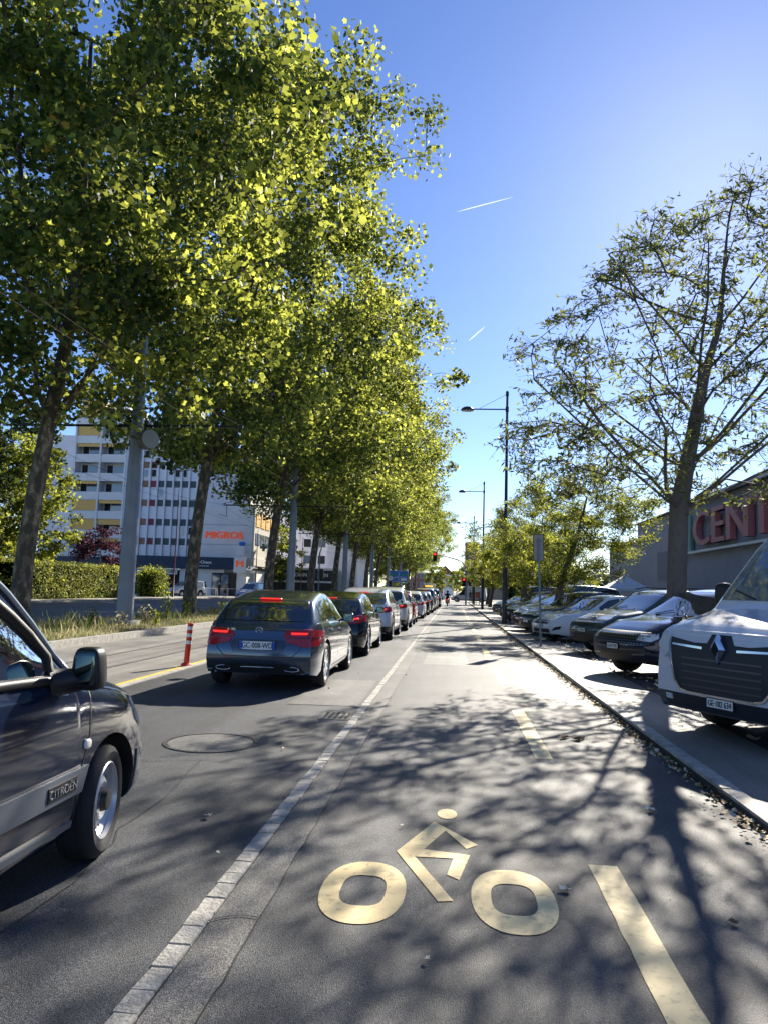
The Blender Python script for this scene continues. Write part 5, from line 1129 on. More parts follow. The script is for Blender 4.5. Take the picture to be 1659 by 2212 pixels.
person((-.62, 78.75, 0), 0, 'person in black riding the scooter with dark helmet', BLK, BLK, seated=True, head_mat=mat('helmet black', (.02, .02, .022), .2, coat=1))
# ------------------------------------------------------------------ street furniture
GALV = mat('galvanised grey steel', (.20, .24, .29), .5, metal=.2, var=.12, vscale=2, bump=.1, bscale=30)
WIREM = mat('dull copper wire', (.05, .045, .04), .9, spec=.1)
DKST = mat('dark painted steel', (.018, .022, .032), .4, coat=.2)
# catenary poles
def cat_pole(x, y, label, arms=True, n=0):
    rt = empty('catenary_pole', (x, y, .13)); tag(rt, label, 'pole', 'catenary poles on the median')
    b = MB(); b.tube([(0, 0, .15), (0, 0, 2.2), (.02, 0, 4.4), (.03, 0, 9.6)], [.27, .255, .23, .15], GALV, 24); b.tube([(.02, 0, 4.38), (.02, 0, 4.46)], [.24, .235], GALV, 24); b.build('shaft', rt, smooth=True, angle=40)
    b = MB(); b.bbox((-.38, -.38, -.05), (.38, .38, .15), CONC); b.build('footing', rt)
    b = MB(); b.tube([(-4.6, 0, 6.55), (3.6, 0, 6.55)], .045, DKST, 8); b.build('cross_arm', rt)
    b = MB(); b.tube([(-4.6, .02, 6.62), (0, .02, 8.2), (3.6, .02, 6.62)], .014, DKST, 5); b.build('stay_wire', rt)
    for xx in (-4.4, 3.4): 
        b = MB(); b.tube([(xx, 0, 6.5), (xx, 0, 5.85)], .02, DKST, 5); b.tube([(xx-.5, 0, 5.95), (xx+.1, 0, 5.78)], .015, DKST, 5); b.build('insulator_drop', rt)
    return rt
pl = ['nearest thick catenary pole rising from the weeds left of the second plane tree', 'second catenary pole just right of the third plane trunk', 'third catenary pole from the camera', 'fourth catenary pole from the camera', 'fifth catenary pole from the camera', 'farthest catenary pole on the median']
poles = [cat_pole(-10.55, 23.3, pl[0])]
for k, (x, y) in enumerate([(-10.3, 46.6), (-10.3, 70), (-10.3, 93.5), (-10.3, 117), (-10.0, 140)]):
    c = copy_tree(poles[0]); c.location = (x, y, .13 if y < 110 else 0); c['label'] = pl[k+1]; poles.append(c)
# round sign drum on the first pole
b = MB(); b.lathe([(.001, -.18), (.30, -.18), (.33, -.15), (.33, .15), (.30, .18), (.001, .18)], (0, 0, 0), 'Y', mat('grey drum', (.12, .13, .14), .5), 28); dr = b.build('loudspeaker_drum', smooth=True, angle=40); dr.location = (-10.12, 23.2, 6.2-.0); dr.rotation_euler = (0, 0, R(55))
tag(dr, 'round grey signal drum fixed to the nearest catenary pole', 'signal')
b = MB(); b.lathe([(.001, .19), (.31, .19), (.31, .205), (.001, .205)], (0, 0, 0), 'Y', mat('pale drum face', (.30, .34, .32), .5), 28); b.lathe([(.001, -.19), (.31, -.19), (.31, -.205), (.001, -.205)], (0, 0, 0), 'Y', MATS['pale drum face'], 28); b.build('face', dr)
b = MB(); b.bbox((-.6, -.04, -.04), (-.3, .04, .04), DKST); b.build('bracket', dr)
# overhead wires
def wire(x, z, sag, label, r_=.006, mess=True):
    b = MB(); ys = [0, 23.3, 46.6, 70, 93.5, 117, 140]
    for i in range(len(ys)-1):
        a, c_ = ys[i], ys[i+1]; b.tube([(x, a+(c_-a)*t, z+.03*math.sin(t*math.pi)) for t in np.linspace(0, 1, 3)], r_, WIREM, 4, cap=False)
        if mess:
            b.tube([(x, a+(c_-a)*t, z+.85-sag*4*t*(1-t)) for t in np.linspace(0, 1, 9)], r_, WIREM, 4, cap=False)
            for t in (.2, .4, .6, .8): b.tube([(x, a+(c_-a)*t, z), (x, a+(c_-a)*t, z+.85-sag*4*t*(1-t))], r_*.5, DKST, 3, cap=False)
    return tag(b.build('contact_wire'), label, 'wire', 'overhead tram wires')
wire(-15.2, 5.9, .5, 'overhead tram wire above the shaded road beyond the median'); wire(-7.1, 5.9, .5, 'overhead tram wire above the near bus lane')
b = MB(); b.tube([(-11.3, 19.6, 10.2), (-10.9, 21.5, 8.9), (-10.55, 23.3, 8.3)], .014, CHROME, 4); tag(b.build('guy_wire'), 'pale guy wire from the nearest plane trunk to the nearest catenary pole', 'wire')
# lamp posts
def lamp_post(x, y, label):
    rt = empty('street_lamp', (x, y, .06)); tag(rt, label, 'street lamp', 'tall street lamps beside the cycle track')
    b = MB(); b.tube([(0, 0, 0), (0, 0, 4.0), (0, 0, 4.05), (0, 0, 11.4)], [.125, .11, .085, .055], DKST, 14); b.tube([(0, 0, 10.35), (0, 0, 10.6)], .085, DKST, 10); b.tube([(0, 0, 11.15), (0, 0, 11.35)], .08, DKST, 10); b.build('post', rt, smooth=True, angle=40)
    b = MB(); b.tube([(0, 0, 10.48), (-1.65, 0, 10.48)], .035, DKST, 8); b.build('arm', rt); b = MB(); b.tube([(0, 0, 11.25), (-1.35, 0, 10.52)], .010, DKST, 4); b.build('stay', rt)
    hd = MB(); n = 20
    prof = [(.001, .20), (.10, .19), (.20, .15), (.28, .08), (.31, 0.0), (.29, -.02)]
    k0 = []
    for r_, z in prof:
        for q in range(n): a = 2*math.pi*q/n; k0.append((-1.95+r_*math.cos(a)*1.05, r_*math.sin(a)*.72, 10.42+z))
    hd.poly(k0, [(j*n+q, j*n+(q+1) % n, (j+1)*n+(q+1) % n, (j+1)*n+q) for j in range(len(prof)-1) for q in range(n)], DKST); h_ = hd.build('lamp_head', rt, smooth=True)
    g = MB(); g.superell((-1.95, 0, 10.40), (.30, .20, .035), mat('milky lamp lens', (.55, .56, .50), .3), .8, 16, 8); g.build('lens', h_, smooth=True); return rt
l1 = lamp_post(2.45, 36.2, 'nearest tall dark street lamp with arm over the cycle track')
for k, (x, y, s_) in enumerate([(2.55, 66.5, 'second street lamp along the cycle track'), (2.5, 97, 'third and farthest street lamp, above the far traffic signal')]):
    c = copy_tree(l1); c.location = (x, y, .06); c['label'] = s_
# back of a road sign
rt = empty('road_sign', (2.44, 21.2, .07)); tag(rt, 'blank grey back of a tall rectangular sign on a thin post', 'road sign'); rt.rotation_euler = (0, R(-1.5), R(12))
b = MB(); b.tube([(0, 0, -.1), (0, 0, 3.0)], .030, GALV, 10); b.build('post', rt, smooth=True, angle=40)
b = MB(); b.bbox((-.14, .035, 2.40), (.14, .050, 3.12), mat('sign back grey', (.36, .34, .33), .5, metal=.2)); b.build('panel', rt)
b = MB()
for (a, b_) in (((-.155, .025, 2.385), (-.14, .055, 3.135)), ((.14, .025, 2.385), (.155, .055, 3.135)), ((-.14, .025, 3.12), (.14, .055, 3.135)), ((-.14, .025, 2.385), (.14, .055, 2.40))): b.bbox(a, b_, DKST)
for z in (2.55, 2.95): b.bbox((-.05, -.035, z-.02), (.05, .034, z+.02), GALV)
b.build('frame', rt)
# red and white bollards
RW = mat('bollard red', (.62, .04, .02), .45); WW = mat('bollard white', (.80, .80, .78), .5)
def bollard(x, y, label):
    rt = empty('bollard', (x, y, .0)); tag(rt, label, 'bollard', 'red and white flexible posts along the yellow line'); rt.rotation_euler = (0, R(3), 0)
    b = MB(); b.tube([(0, 0, 0), (0, 0, .03), (0, 0, .05)], [.10, .10, .065], RW, 16); b.build('base', rt)
    b = MB(); z = .05; b.tube([(0, 0, .05), (0, 0, .40)], .052, RW, 16)
    for k, m in enumerate([WW, RW, WW, RW, WW]): b.tube([(0, 0, .40+k*.065), (0, 0, .465+k*.065)], .0525 if m is WW else .052, m, 16)
    b.tube([(0, 0, .725), (0, 0, .78), (0, 0, .79)], [.052, .052, .03], RW, 16); b.build('tube', rt, smooth=True, angle=40); return rt
b1 = bollard(-4.87, 13.5, 'red and white flexible bollard standing on the yellow line left of the grey hatchback')
for (x, y, lb) in [(-4.87, 8.0, 'red and white bollard whose top shows above the mirror of the dark slate car'), (-4.87, 19.2, 'red and white bollard on the yellow line hidden mostly by the grey hatchback')]:
    c = copy_tree(b1); c.location = (x, y, 0); c['label'] = lb
# traffic signals
REDL = mat('red signal light', (.5, .01, .02), .3, emit=(1, .015, .02), es=2.2); OFFL = mat('unlit lens', (.03, .02, .02), .3)
def signal_head(parent, p, s_=1.0, lit=0):
    b = MB(); b.box(p, (.34*s_, .22, 1.0*s_), BLACK); b.box((p[0], p[1]+.06, p[2]), (.46*s_, .02, 1.12*s_), BLACK)
    for k in range(3):
        z = p[2]+(.32-.32*k)*s_; b.lathe([(.13*s_, -.10), (.135*s_, -.26)], (p[0], p[1]-.02, z), 'Y', BLACK, 16)
    o = b.build('signal_head', parent)
    for k in range(3):
        z = p[2]+(.32-.32*k)*s_; q = MB(); q.lathe([(.001, -.16), (.12*s_, -.125)], (p[0], p[1], z), 'Y', REDL if k == lit else OFFL, 16); q.build('lens', o)
    return o
rt = empty('traffic_signal', (1.5, 91, .01)); tag(rt, 'curved mast traffic signal with lit red lamp over the lane at the far junction', 'traffic signal')
b = MB(); b.tube([(0, 0, 0), (0, 0, 3.9), (-.12, 0, 4.6), (-.5, 0, 5.15), (-1.1, 0, 5.42), (-2.2, 0, 5.72), (-3.75, 0, 6.05)], [.11, .10, .09, .08, .075, .065, .055], GALV, 10); b.build('mast', rt, smooth=True)
signal_head(rt, (-3.85, -.05, 5.72)); signal_head(rt, (-.28, -.05, 2.75), .9)
b = MB(); b.box((.35, -.05, 2.75), (.34, .06, .34), BLACK); b.build('side_sign', rt)
rt = empty('traffic_signal', (-14.2, 78, .0)); tag(rt, 'curved grey signal mast beyond the median right of the third plane trunk', 'traffic signal')
b = MB(); b.tube([(0, 0, 0), (0, 0, 5.2), (.25, 0, 6.0), (1.0, 0, 6.7), (2.6, 0, 7.0), (4.2, 0, 7.2)], [.09, .08, .07, .06, .05, .045], GALV, 8); b.build('mast', rt, smooth=True)
b = MB(); b.box((-.3, 0, 3.0), (.36, .25, 1.05), BLACK); b.box((.3, 0, 3.0), (.36, .25, 1.05), BLACK); b.build('signal_head', rt)
# blue direction sign
BLUE = mat('sign blue', (.02, .16, .58), .4); rt = empty('direction_sign', (-6.0, 82, 0)); rt.location = (-6.05, 82, 0); tag(rt, 'blue junction direction sign with white route diagram above the queue', 'road sign')
for sx in (-.75, .75): b = MB(); b.tube([(sx, .05, 0), (sx, .05, 3.6)], .045, GALV, 8); b.build('post', rt)
b = MB(); b.bbox((-1.0, -.02, 2.45), (1.0, .02, 3.65), BLUE); b.bbox((-1.03, -.01, 2.42), (1.03, .03, 3.68), WW); b.build('panel', rt)
b = MB(); y = -.028
for p in ([(0, 2.5), (0, 2.8), (-.14, 2.98), (0, 3.15), (.14, 2.98), (0, 2.8)], [(0, 3.15), (0, 3.42)], [(-.14, 2.98), (-.85, 2.86)], [(.14, 2.98), (.85, 2.98)]): b.tube([(a, y, z) for a, z in p], .022, WW, 4)
for (tx, tz, s_) in (('Genève', 3.52, .12), ('Onex', 2.78, .11)): add_text(b, tx, s_, face_mtx((0 if tz > 3 else -.62, y, tz), (0, -1, 0)), WW, .006)
b.bbox((.22, -.03, 2.6), (.88, -.024, 2.85), WW); b.bbox((-.9, -.03, 3.1), (-.3, -.024, 3.35), mat('sign green', (.02, .30, .16), .4)); b.bbox((.3, -.03, 3.1), (.9, -.024, 3.35), MATS['sign green']); b.build('diagram', rt)
rt = empty('round_sign', (-6.6, 78, 0)); tag(rt, 'round white sign with u-turn arrow and small signal below the blue board', 'road sign')
b = MB(); b.tube([(0, 0, 0), (0, 0, 2.9)], .04, GALV, 8); b.build('post', rt)
b = MB(); b.lathe([(.001, -.03), (.27, -.03), (.27, .0)], (0, -.05, 2.75), 'Y', BLACK, 24); b.lathe([(.001, -.036), (.24, -.036)], (0, -.05, 2.75), 'Y', WW, 24); b.tube([(-.08, -.10, 2.62), (-.08, -.10, 2.80), (0, -.10, 2.88), (.08, -.10, 2.80), (.08, -.10, 2.66)], .02, BLACK, 5); b.build('disc', rt)
b = MB(); b.box((0, -.05, 2.15), (.32, .2, .62), BLACK); b.build('signal_box', rt)
# bin / ticket box at the far corner and sign by the junction
rt = empty('litter_bin', (2.95, 92, .07)); tag(rt, 'small red and pale box on a stand at the far corner of the cycle track', 'litter bin')
b = MB(); b.box((0, 0, 1.15), (.55, .4, .75), mat('red orange panel', (.55, .12, .06), .5)); b.build('panel_front', rt); b = MB(); b.box((.1, .06, 1.2), (.75, .4, .9), WW); b.build('box', rt); b = MB(); b.tube([(-.2, 0, 0), (-.2, 0, .8)], .04, DKST, 6); b.tube([(.2, 0, 0), (.2, 0, .8)], .04, DKST, 6); b.build('stand', rt)
rt = empty('notice_board', (2.35, 86, .07)); tag(rt, 'pale square panel seen on a dark post before the far houses', 'road sign'); b = MB(); b.tube([(0, 0, 0), (0, 0, 4.4)], .09, DKST, 10); b.build('post', rt); b = MB(); b.box((-.1, -.12, 3.65), (1.2, .06, 1.1), mat('beige panel', (.42, .38, .33), .6)); b.build('panel', rt)
# poles, bin and railing across the far road
for (x, y, h_, lb) in [(-29.3, 76, 11.5, 'tall thin rusty pole in front of the apartment block windows'), (-24.8, 92, 8.5, 'thin dark red pole before the sunlit side of the supermarket'), (-19.8, 96, 8.0, 'thin grey pole right of the second catenary pole')]:
    b = MB(); b.tube([(0, 0, 0), (0, 0, h_*.35), (0, 0, h_)], [.09, .07, .03], mat('rusty red pole', (.16, .05, .05), .6), 8); o = b.build('lamp_pole', smooth=True); o.location = (x, y, .08); tag(o, lb, 'pole', 'thin poles across the far road')
rt = empty('litter_bin', (-29.4, 64.5, .1)); tag(rt, 'pale concrete litter bin at the right end of the clipped hedge', 'litter bin'); b = MB(); b.box((0, 0, .5), (.62, .5, 1.0), mat('pink concrete', (.50, .36, .30), .8)); b.box((0, 0, 1.04), (.68, .56, .08), CONC); b.build('body', rt); b = MB(); b.box((.05, -.255, .55), (.36, .01, .7), DKST); b.build('opening', rt)
def railing(x0, x1, y, label, n):
    rt = empty('railing', (0, 0, 0)); tag(rt, label, 'railing', 'pale railings before the shops'); b = MB()
    b.tube([(x0, y, 1.1), (x1, y, 1.1)], .03, WW, 6); b.tube([(x0, y, .2), (x1, y, .2)], .02, WW, 6); b.build('rail', rt)
    for k in range(n+1): x = x0+(x1-x0)*k/n; q = MB(); q.tube([(x, y, 0), (x, y, 1.12)], .03, WW, 6); q.build('post', rt)
    q = MB()
    for k in range(int(abs(x1-x0)/.13)): x = x0+k*.13; q.tube([(x, y, .2), (x, y, 1.08)], .007, GALV, 3, cap=False)
    q.build('infill_bars', rt)
railing(-31.8, -28.4, 87.5, 'pale railing behind the person in black', 3); railing(-28.2, -25.6, 87.5, 'pale railing section nearest the supermarket entrance', 2)
# ------------------------------------------------------------------ buildings
PLAS = mat('lilac white render', (.84, .83, .86), .8, var=.05, vscale=.6); PLAS2 = mat('grey white render', (.84, .82, .79), .8, var=.06, vscale=.8)
WPAN = mat('white panel', (.88, .88, .90), .6); BRN = mat('brown panel', (.34, .19, .12), .7, var=.1, vscale=3); REDP = mat('wine panel', (.28, .06, .08), .7); GRNP = mat('dark green panel', (.075, .11, .11), .6)
OCH = mat('ochre awning', (.85, .52, .16), .8, var=.08, vscale=5); NAVYB = mat('navy fascia', (.015, .035, .075), .5); DKI = mat('dark interior', (.02, .022, .028), .7); WGL = mat('window glass', (.12, .17, .24), .05, spec=.9, coat=1)
Y0 = 97.0
bd = empty('apartment_block', (-40, Y0, 0)); tag(bd, 'tall white apartment block with balconies, ochre awnings and brown panel strips', 'building')
def P(name, fn, par=None, smooth=False):
    b = MB(); fn(b); o = b.build(name, par or bd); return o
bx = lambda b, x0, x1, y0, y1, z0, z1, m: b.bbox((x0+40, y0-Y0, z0), (x1+40, y1-Y0, z1), m)
def wallf(b):
    bx(b, -34.6, -27.6, Y0+.15, Y0+14, 4.6, 19.5, PLAS)          # blank wall behind supermarket
    bx(b, -45.2, -34.6, Y0+.35, Y0+14, 4.6, 24.0, PLAS)
    bx(b, -52.6, -45.2, Y0+1.5, Y0+14, 4.6, 24.8, PLAS2)
    bx(b, -58, -52.6, Y0+1.8, Y0+14, 0, 22.0, PLAS)
    bx(b, -50, -46.5, Y0+3, Y0+10, 24.8, 27.0, PLAS2)
P('wall', wallf)
ZB = [5.15+2.62*k for k in range(8)]
# window section : columns
cols = np.linspace(-45.0, -34.9, 10)
for ci in range(9):
    x0, x1 = cols[ci], cols[ci+1]
    def f(b):
        bx(b, x0+.14, x1-.14, Y0+.24, Y0+.36, ZB[0]-.3, ZB[6]+2.5, WPAN)
    P('panel_column', f)
    for k, z in enumerate(ZB[:7]):
        m = BRN if ci < 3 else REDP if ci == 3 else GRNP if ci in (4, 5, 7) else WPAN
        if ci in (6, 8): m = GRNP
        P('spandrel', lambda b: bx(b, x0+.14, x1-.14, Y0+.2, Y0+.34, z+1.56, z+2.46, m))
        r_ = random.Random(ci*31+k)
        if r_.random() < .34:
            w_ = r_.uniform(.45, .7); P('window', lambda b: (bx(b, x0+.2, x0+.2+w_, Y0+.12, Y0+.22, z+.35, z+1.40, WW), bx(b, x0+.25, x0+.15+w_, Y0+.10, Y0+.12, z+.4, z+1.35, r_.choice([WGL, DKI, WGL]))))
def fins(b):
    for x in cols: bx(b, x-.10, x+.10, Y0-.05, Y0+.35, 4.9, 23.6, WPAN)
P('fin', fins)
# balconies : two bays
for bi, (x0, x1) in enumerate(((-52.4, -48.95), (-48.75, -45.3))):
    for k, z in enumerate(ZB):
        P('balcony', lambda b: (bx(b, x0, x1, Y0-.1, Y0+.02, z-.35, z+.75, PLAS2), bx(b, x0, x1, Y0+.02, Y0+1.5, z-.35, z-.18, PLAS2)))
        aw = {0: {0: 0, 1: 2, 2: 2, 3: .3, 4: 0, 5: .35, 6: 2, 7: 2}, 1: {0: .5, 1: .9, 2: .4, 3: 0, 4: 0, 5: .35, 6: 0, 7: 0}}[bi][k]
        P('window', lambda b: (bx(b, x0+.2, x1-.2, Y0+1.4, Y0+1.49, z-.1, z+2.15, WW), bx(b, x0+.3, x0+1.1, Y0+1.36, Y0+1.40, z, z+2.05, DKI), bx(b, x0+1.2, x1-.35, Y0+1.36, Y0+1.40, z+.6, z+2.05, WGL)))
        if aw:
            h_ = min(1.45, .2+aw*.62); P('awning', lambda b: bx(b, x0+.12, x1-.12, Y0-.02, Y0+.06, z+2.23-h_, z+2.23, OCH))
def pil(b):
    for x in (-52.5, -48.85, -45.2): bx(b, x-.12, x+.12, Y0-.2, Y0+1.6, 3.2, 25.2, PLAS2)
P('pilaster', pil)
P('awning', lambda b: bx(b, -52.2, -49.2, Y0+.5, Y0+2.0, 25.6, 26.8, OCH))
# low shop wing
P('shop_wing', lambda b: (bx(b, -60, -42.6, Y0-.6, Y0+1.4, 2.7, 4.8, mat('dark grey fascia', (.05, .06, .075), .6)), bx(b, -60, -42.6, Y0+1.0, Y0+8, 0, 2.7, DKI)))
sh = empty('supermarket', (-34, Y0-1.2, 0)); tag(sh, 'grey white supermarket block with red MIGROS letters and navy fascia', 'building')
by = lambda b, x0, x1, y0, y1, z0, z1, m: b.bbox((x0+34, y0-Y0+1.2, z0), (x1+34, y1-Y0+1.2, z1), m)
P('wall', lambda b: (by(b, -34.6, -26.9, Y0-.1, Y0+9, 5.2, 12.1, PLAS2), by(b, -42.4, -36.5, Y0+.6, Y0+9, 0, 3.4, DKI), by(b, -36.4, -30.3, Y0-.6, Y0+9, 0, 3.6, PLAS2), by(b, -28.6, -27.3, Y0-.5, Y0+9, 0, 3.6, PLAS2), by(b, -36.4, -34.6, Y0-.1, Y0+.1, 3, 5.2, PLAS2)), sh)
P('fascia', lambda b: by(b, -42.4, -28.8, Y0-1.3, Y0-.15, 3.55, 5.15, NAVYB), sh)
P('wall_groove', lambda b: (by(b, -34.6, -26.9, Y0-.108, Y0-.10, 6.9, 6.95, mat('joint grey', (.25, .26, .29), .8)), by(b, -33.9, -27.5, Y0-.108, Y0-.10, 9.55, 9.6, MATS['joint grey'])), sh)
P('shop_sign', lambda b: by(b, -42.2, -36.6, Y0-1.0, Y0-.85, 2.75, 3.5, WW), sh)
P('entrance', lambda b: (by(b, -31.9, -29.4, Y0-.75, Y0-.62, 0, 3.1, DKI), by(b, -31.8, -30.8, Y0-.8, Y0-.76, .1, 2.9, WGL), by(b, -30.6, -29.6, Y0-.8, Y0-.76, .1, 2.9, WGL)), sh)
ORG = mat('orange red letters', (.62, .10, .03), .5, emit=(.9, .12, .03), es=.12)
b = MB(); add_text(b, 'MIGROS', 1.28, face_mtx((3.3, -.20+1.2-.0, 8.15), (0, -1, 0)), ORG, .12, bold=.045, sx=1.12); b.build('lettering', sh)
b = MB(); add_text(b, 'Lancy-Onex', .60, face_mtx((.55, -.12, 4.45), (0, -1, 0)), WW, .04, bold=.02, sx=1.1); add_text(b, 'centre commercial', .27, face_mtx((.6, -.12, 3.98), (0, -1, 0)), WW, .03, bold=.006, sx=1.15); b.tube([(-.2, -.15, 4.82), (.7, -.15, 4.98), (1.5, -.15, 4.82)], .03, WGL, 5); b.build('fascia_lettering', sh)
b = MB(); add_text(b, 'AUDITION', .55, face_mtx((-6.7, .13, 3.12), (0, -1, 0)), NAVYB, .03, bold=.01); add_text(b, 'OPTICIEN', .50, face_mtx((-3.9, .13, 3.12), (0, -1, 0)), MATS['dark grey fascia'], .03, bold=.006); b.lathe([(.001, 0), (.26, .01)], (-5.15, .16, 3.12), 'Y', NAVYB, 16); b.build('sign_lettering', sh)
P('hanging_sign', lambda b: (by(b, -28.75, -27.1, Y0-1.6, Y0-1.3, 3.2, 5.3, WW), by(b, -28.6, -27.5, Y0-1.45, Y0-1.35, 5.5, 6.7, WW)), sh)
b = MB(); add_text(b, 'M', 1.25, face_mtx((6.05, -.42, 4.3), (0, -1, 0)), ORG, .06, bold=.06, sx=1.1); b.build('sign_letter', sh)
P('roof_ornament', lambda b: b.superell((6.2, -.2, 7.0), (.45, .1, .28), BLUE, .8), sh)
# sunlit side of the supermarket
def side(b):
    by(b, -26.9, -26.6, Y0-.1, Y0+11, 5.2, 12.1, mat('warm render', (.62, .58, .50), .8))
    by(b, -27.3, -26.7, Y0+2, Y0+11, 0, 3.2, PLAS2); by(b, -27.5, -26.4, Y0-.4, Y0+11.1, 4.2, 5.2, MATS['warm render'])
P('side_wall', side, sh)
for k in range(4):
    y = Y0+.5+k*2.6; P('window', lambda b: by(b, -26.6, -26.54, y, y+2.1, 7.0, 8.6, WGL), sh); P('blind', lambda b: by(b, -26.6, -26.52, y, y+2.1, 9.5, 11.2, OCH), sh)
P('pharmacy_cross', lambda b: (by(b, -26.3, -25.3, Y0+2.0, Y0+2.15, 6.6, 6.95, GRNP), by(b, -25.98, -25.62, Y0+1.98, Y0+2.17, 6.25, 7.3, GRNP)), sh)
# blocks further along
def block(x0, x1, y0, y1, h, m, label, rows, colsn, name='apartment_block', side=False, sm=None, r0=3.0):
    rt = empty(name, ((x0+x1)/2, (y0+y1)/2, 0)); tag(rt, label, 'building'); ox, oy = (x0+x1)/2, (y0+y1)/2
    q = MB(); q.bbox((x0-ox, y0-oy, 0), (x1-ox, y1-oy, h), m); q.build('wall', rt); q = MB(); q.bbox((x0-ox-.15, y0-oy-.15, h), (x1-ox+.15, y1-oy+.15, h+.35), sm or PLAS2); q.build('roof', rt)
    for i in range(rows):
        for j in range(colsn):
            w_ = (x1-x0)/colsn; x = x0-ox+w_*(j+.5); z = r0+i*2.8
            if z+1.5 > h: continue
            q = MB(); q.bbox((x-w_*.28, y0-oy-.05, z), (x+w_*.28, y0-oy+.02, z+1.5), WW); o = q.build('window', rt); q = MB(); q.bbox((x-w_*.24, y0-oy-.08, z+.08), (x+w_*.24, y0-oy-.05, z+1.42), WGL if (i+j) % 3 else DKI); q.build('pane', o)
    return rt
block(-31, -21, 124, 136, 13.5, PLAS, 'white block with few windows beyond the supermarket', 3, 4, r0=5.5)
block(-21, -15.8, 122, 134, 11.0, PLAS, 'blank lilac white gable behind the fourth plane trunk', 0, 1)
rt = block(-32, -19, 117, 123.8, 4.3, mat('dark shop band', (.05, .055, .06), .6), 'low restaurant front with white name band under the white block', 0, 1, name='restaurant')
q = MB(); q.bbox((-6.5, -3.9, 3.0), (6.5, -3.5, 4.1), MATS['dark shop band']); q.build('sign_band', rt); q = MB(); add_text(q, 'RESTAURANT INDIAN GARDEN', .85, face_mtx((0.2, -3.95, 3.5), (0, -1, 0)), WW, .05, bold=.02, sx=.92); q.build('lettering', rt)
q = MB(); q.bbox((-6.5, -4.6, 2.3), (6.5, -3.9, 2.6), WW); q.build('awning', rt)
block(3.2, 7.0, 212, 224, 15.5, mat('red brown brick', (.28, .13, .10), .8), 'red brown tower block at the end of the street', 5, 1, r0=3)
block(8.0, 17.0, 200, 215, 10.0, mat('beige render', (.42, .34, .27), .8), 'beige far house with white windows right of the tower', 3, 4, name='house')
block(-14.5, -3.5, 250, 262, 7.5, mat('reddish render', (.30, .16, .13), .8), 'reddish low house left of the far street end', 2, 4, name='house')
rt = block(-7, 0, 300, 312, 8.5, PLAS2, 'pale gabled house closing the street in the distance', 2, 3, name='house'); q = MB(); q.poly([(-3.8, -6.3, 8.5), (3.8, -6.3, 8.5), (0, -6.3, 12), (-3.8, 6.3, 8.5), (3.8, 6.3, 8.5), (0, 6.3, 12)], [(0, 1, 2), (3, 5, 4), (0, 2, 5, 3), (1, 4, 5, 2)], mat('tile roof', (.22, .10, .07), .8)); q.build('gable_roof', rt)
block(-70, -40, 150, 170, 18, PLAS, 'large pale block far behind the shops', 5, 8)
# centre commercial hall on the right
XW = 22.0; GW = mat('grey blue cladding', (.32, .33, .38), .7, var=.06, vscale=.7)
hall = empty('shopping_hall', (XW+10, 65, 0)); tag(hall, 'large grey windowless shopping hall with red CENTRE letters behind the car park', 'building')
hb = lambda b, y0, y1, x0, x1, z0, z1, m: b.bbox((x0-XW-10, y0-65, z0), (x1-XW-10, y1-65, z1), m)
q = MB(); hb(q, 10, 108, XW, XW+20, 0, 8.6, GW); hb(q, 10, 93, XW+.3, XW+20, 8.6, 10.3, GW); q.build('wall', hall)
q = MB(); hb(q, 52, 74, XW-.3, XW+3, 10.3, 10.6, PLAS2); hb(q, 10, 93.2, XW-.1, XW+20, 10.3, 10.42, mat('dark roof edge', (.06, .06, .07), .6)); q.build('roof_edge', hall)
q = MB(); hb(q, 78, 83, XW-.06, XW, 3.4, 6.4, mat('grey door cladding', (.19, .20, .24), .7)); q.build('service_door', hall)
REDT = mat('red sign letters', (.52, .17, .17), .5); q = MB(); add_text(q, 'CENTRE', 4.3, face_mtx((XW-.35-XW-10, 57.0-65, 7.55), (-1, 0, 0)), REDT, .5, bold=.16, sx=1.55); q.build('lettering', hall)  # letter red turned pinkish, glare veil put into the colour
q = MB(); hb(q, 47, 54, XW-.18, XW, 5.9, 9.6, mat('maroon sign back', (.30, .14, .16), .6)); hb(q, 44, 71, XW-.5, XW-.05, 5.65, 5.85, WW); q.build('sign_shelf', hall)
q = MB()
for (a, b_, m) in (((74.2, 5.4), (75.0, 8.6), MATS['sign green']), ((70.4, 5.8), (71.4, 9.2), mat('haze paled green', (.16, .34, .27), .6))): hb(q, a[0], b_[0], XW-.4, XW-.1, a[1], b_[1], m)  # green strip paled, haze of the glare painted into it
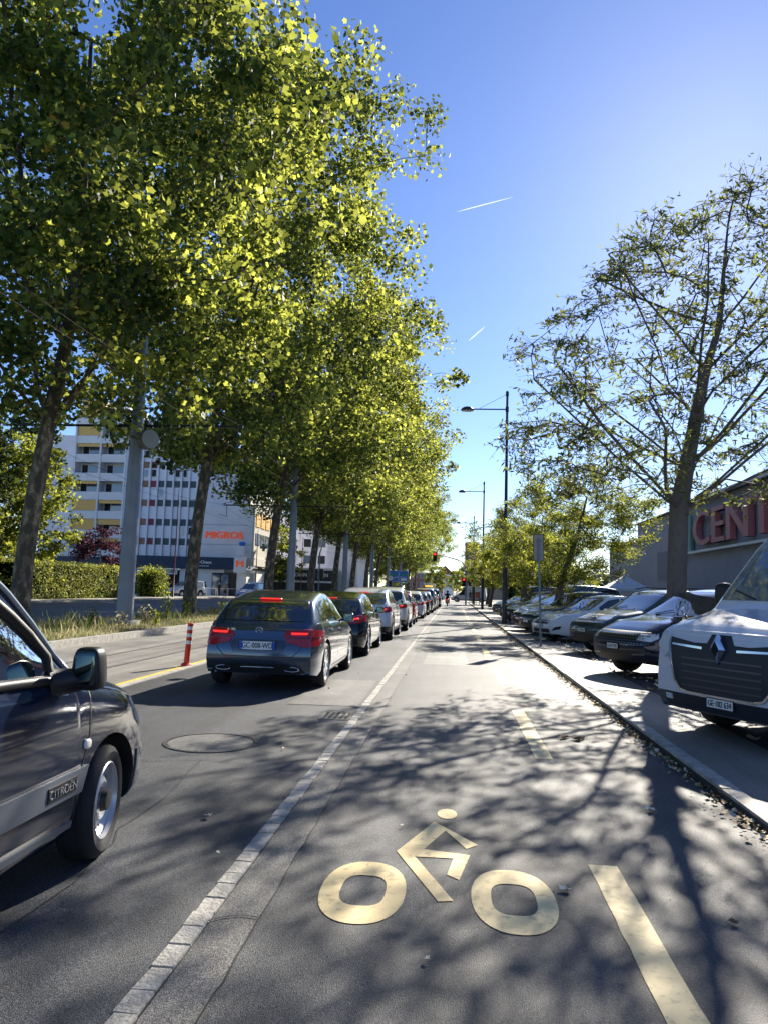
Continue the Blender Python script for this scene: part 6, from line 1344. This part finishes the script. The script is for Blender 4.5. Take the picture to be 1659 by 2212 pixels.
q.poly([(-10.4, 72.0-65+dy, z) for dy, z in ((1.8, 9.2), (0.9, 9.2), (-.5, 7.3), (0.9, 5.0), (1.7, 5.0), (.4, 7.3))]+[(-10.1, 72.0-65+dy, z) for dy, z in ((1.8, 9.2), (0.9, 9.2), (-.5, 7.3), (0.9, 5.0), (1.7, 5.0), (.4, 7.3))], [(0, 1, 2, 5), (5, 2, 3, 4), (6, 11, 8, 7), (11, 10, 9, 8), (0, 6, 7, 1), (1, 7, 8, 2), (2, 8, 9, 3), (3, 9, 10, 4), (4, 10, 11, 5), (5, 11, 6, 0)], mat('pink red arrow', (.55, .16, .14), .5)); q.build('arrow_emblem', hall)
# white canopies between
for k, (x, y, lb) in enumerate([(12.5, 78, 'white tent canopy left of the grey hall'), (16.5, 74, 'white tent canopy touching the grey hall'), (9.8, 84, 'small white canopy behind the far parked cars')]):
    rt = empty('tent', (x, y, 0)); tag(rt, lb, 'tent', 'white canopies at the back of the car park')
    q = MB(); q.poly([(-2, -2, 2.3), (2, -2, 2.3), (2, 2, 2.3), (-2, 2, 2.3), (0, 0, 3.6), (-2, -2, 2.05), (2, -2, 2.05), (2, 2, 2.05), (-2, 2, 2.05)], [(0, 1, 4), (1, 2, 4), (2, 3, 4), (3, 0, 4), (5, 6, 1, 0), (6, 7, 2, 1), (7, 8, 3, 2), (8, 5, 0, 3)], mat('white canvas', (.75, .74, .70), .8)); q.build('canopy', rt)
    for sx in (-1.95, 1.95):
        for sy in (-1.95, 1.95): q = MB(); q.tube([(sx, sy, 0), (sx, sy, 2.3)], .03, GALV, 6); q.build('leg', rt)
# contrails
for (p, q_, r_, lb) in [(( -30, 5200, 2780), (370, 5100, 2830), 3.2, 'longer faint white contrail high in the sky'), ((70, 5200, 1800), (190, 5200, 1910), 3.6, 'short bright slanted contrail lower in the sky')]:
    b = MB(); P0, P1 = Vector(p), Vector(q_); b.tube([P0.lerp(P1, t) for t in np.linspace(0, 1, 7)], [r_*k for k in (.15, .8, 1, 1, .9, .6, .1)], mat('contrail', (.9, .92, .95), .9, emit=(.8, .87, 1), es=.5), 6); tag(b.build('contrail'), lb, 'contrail', kind=None)  # glow added to the trail's material in place of sunlight
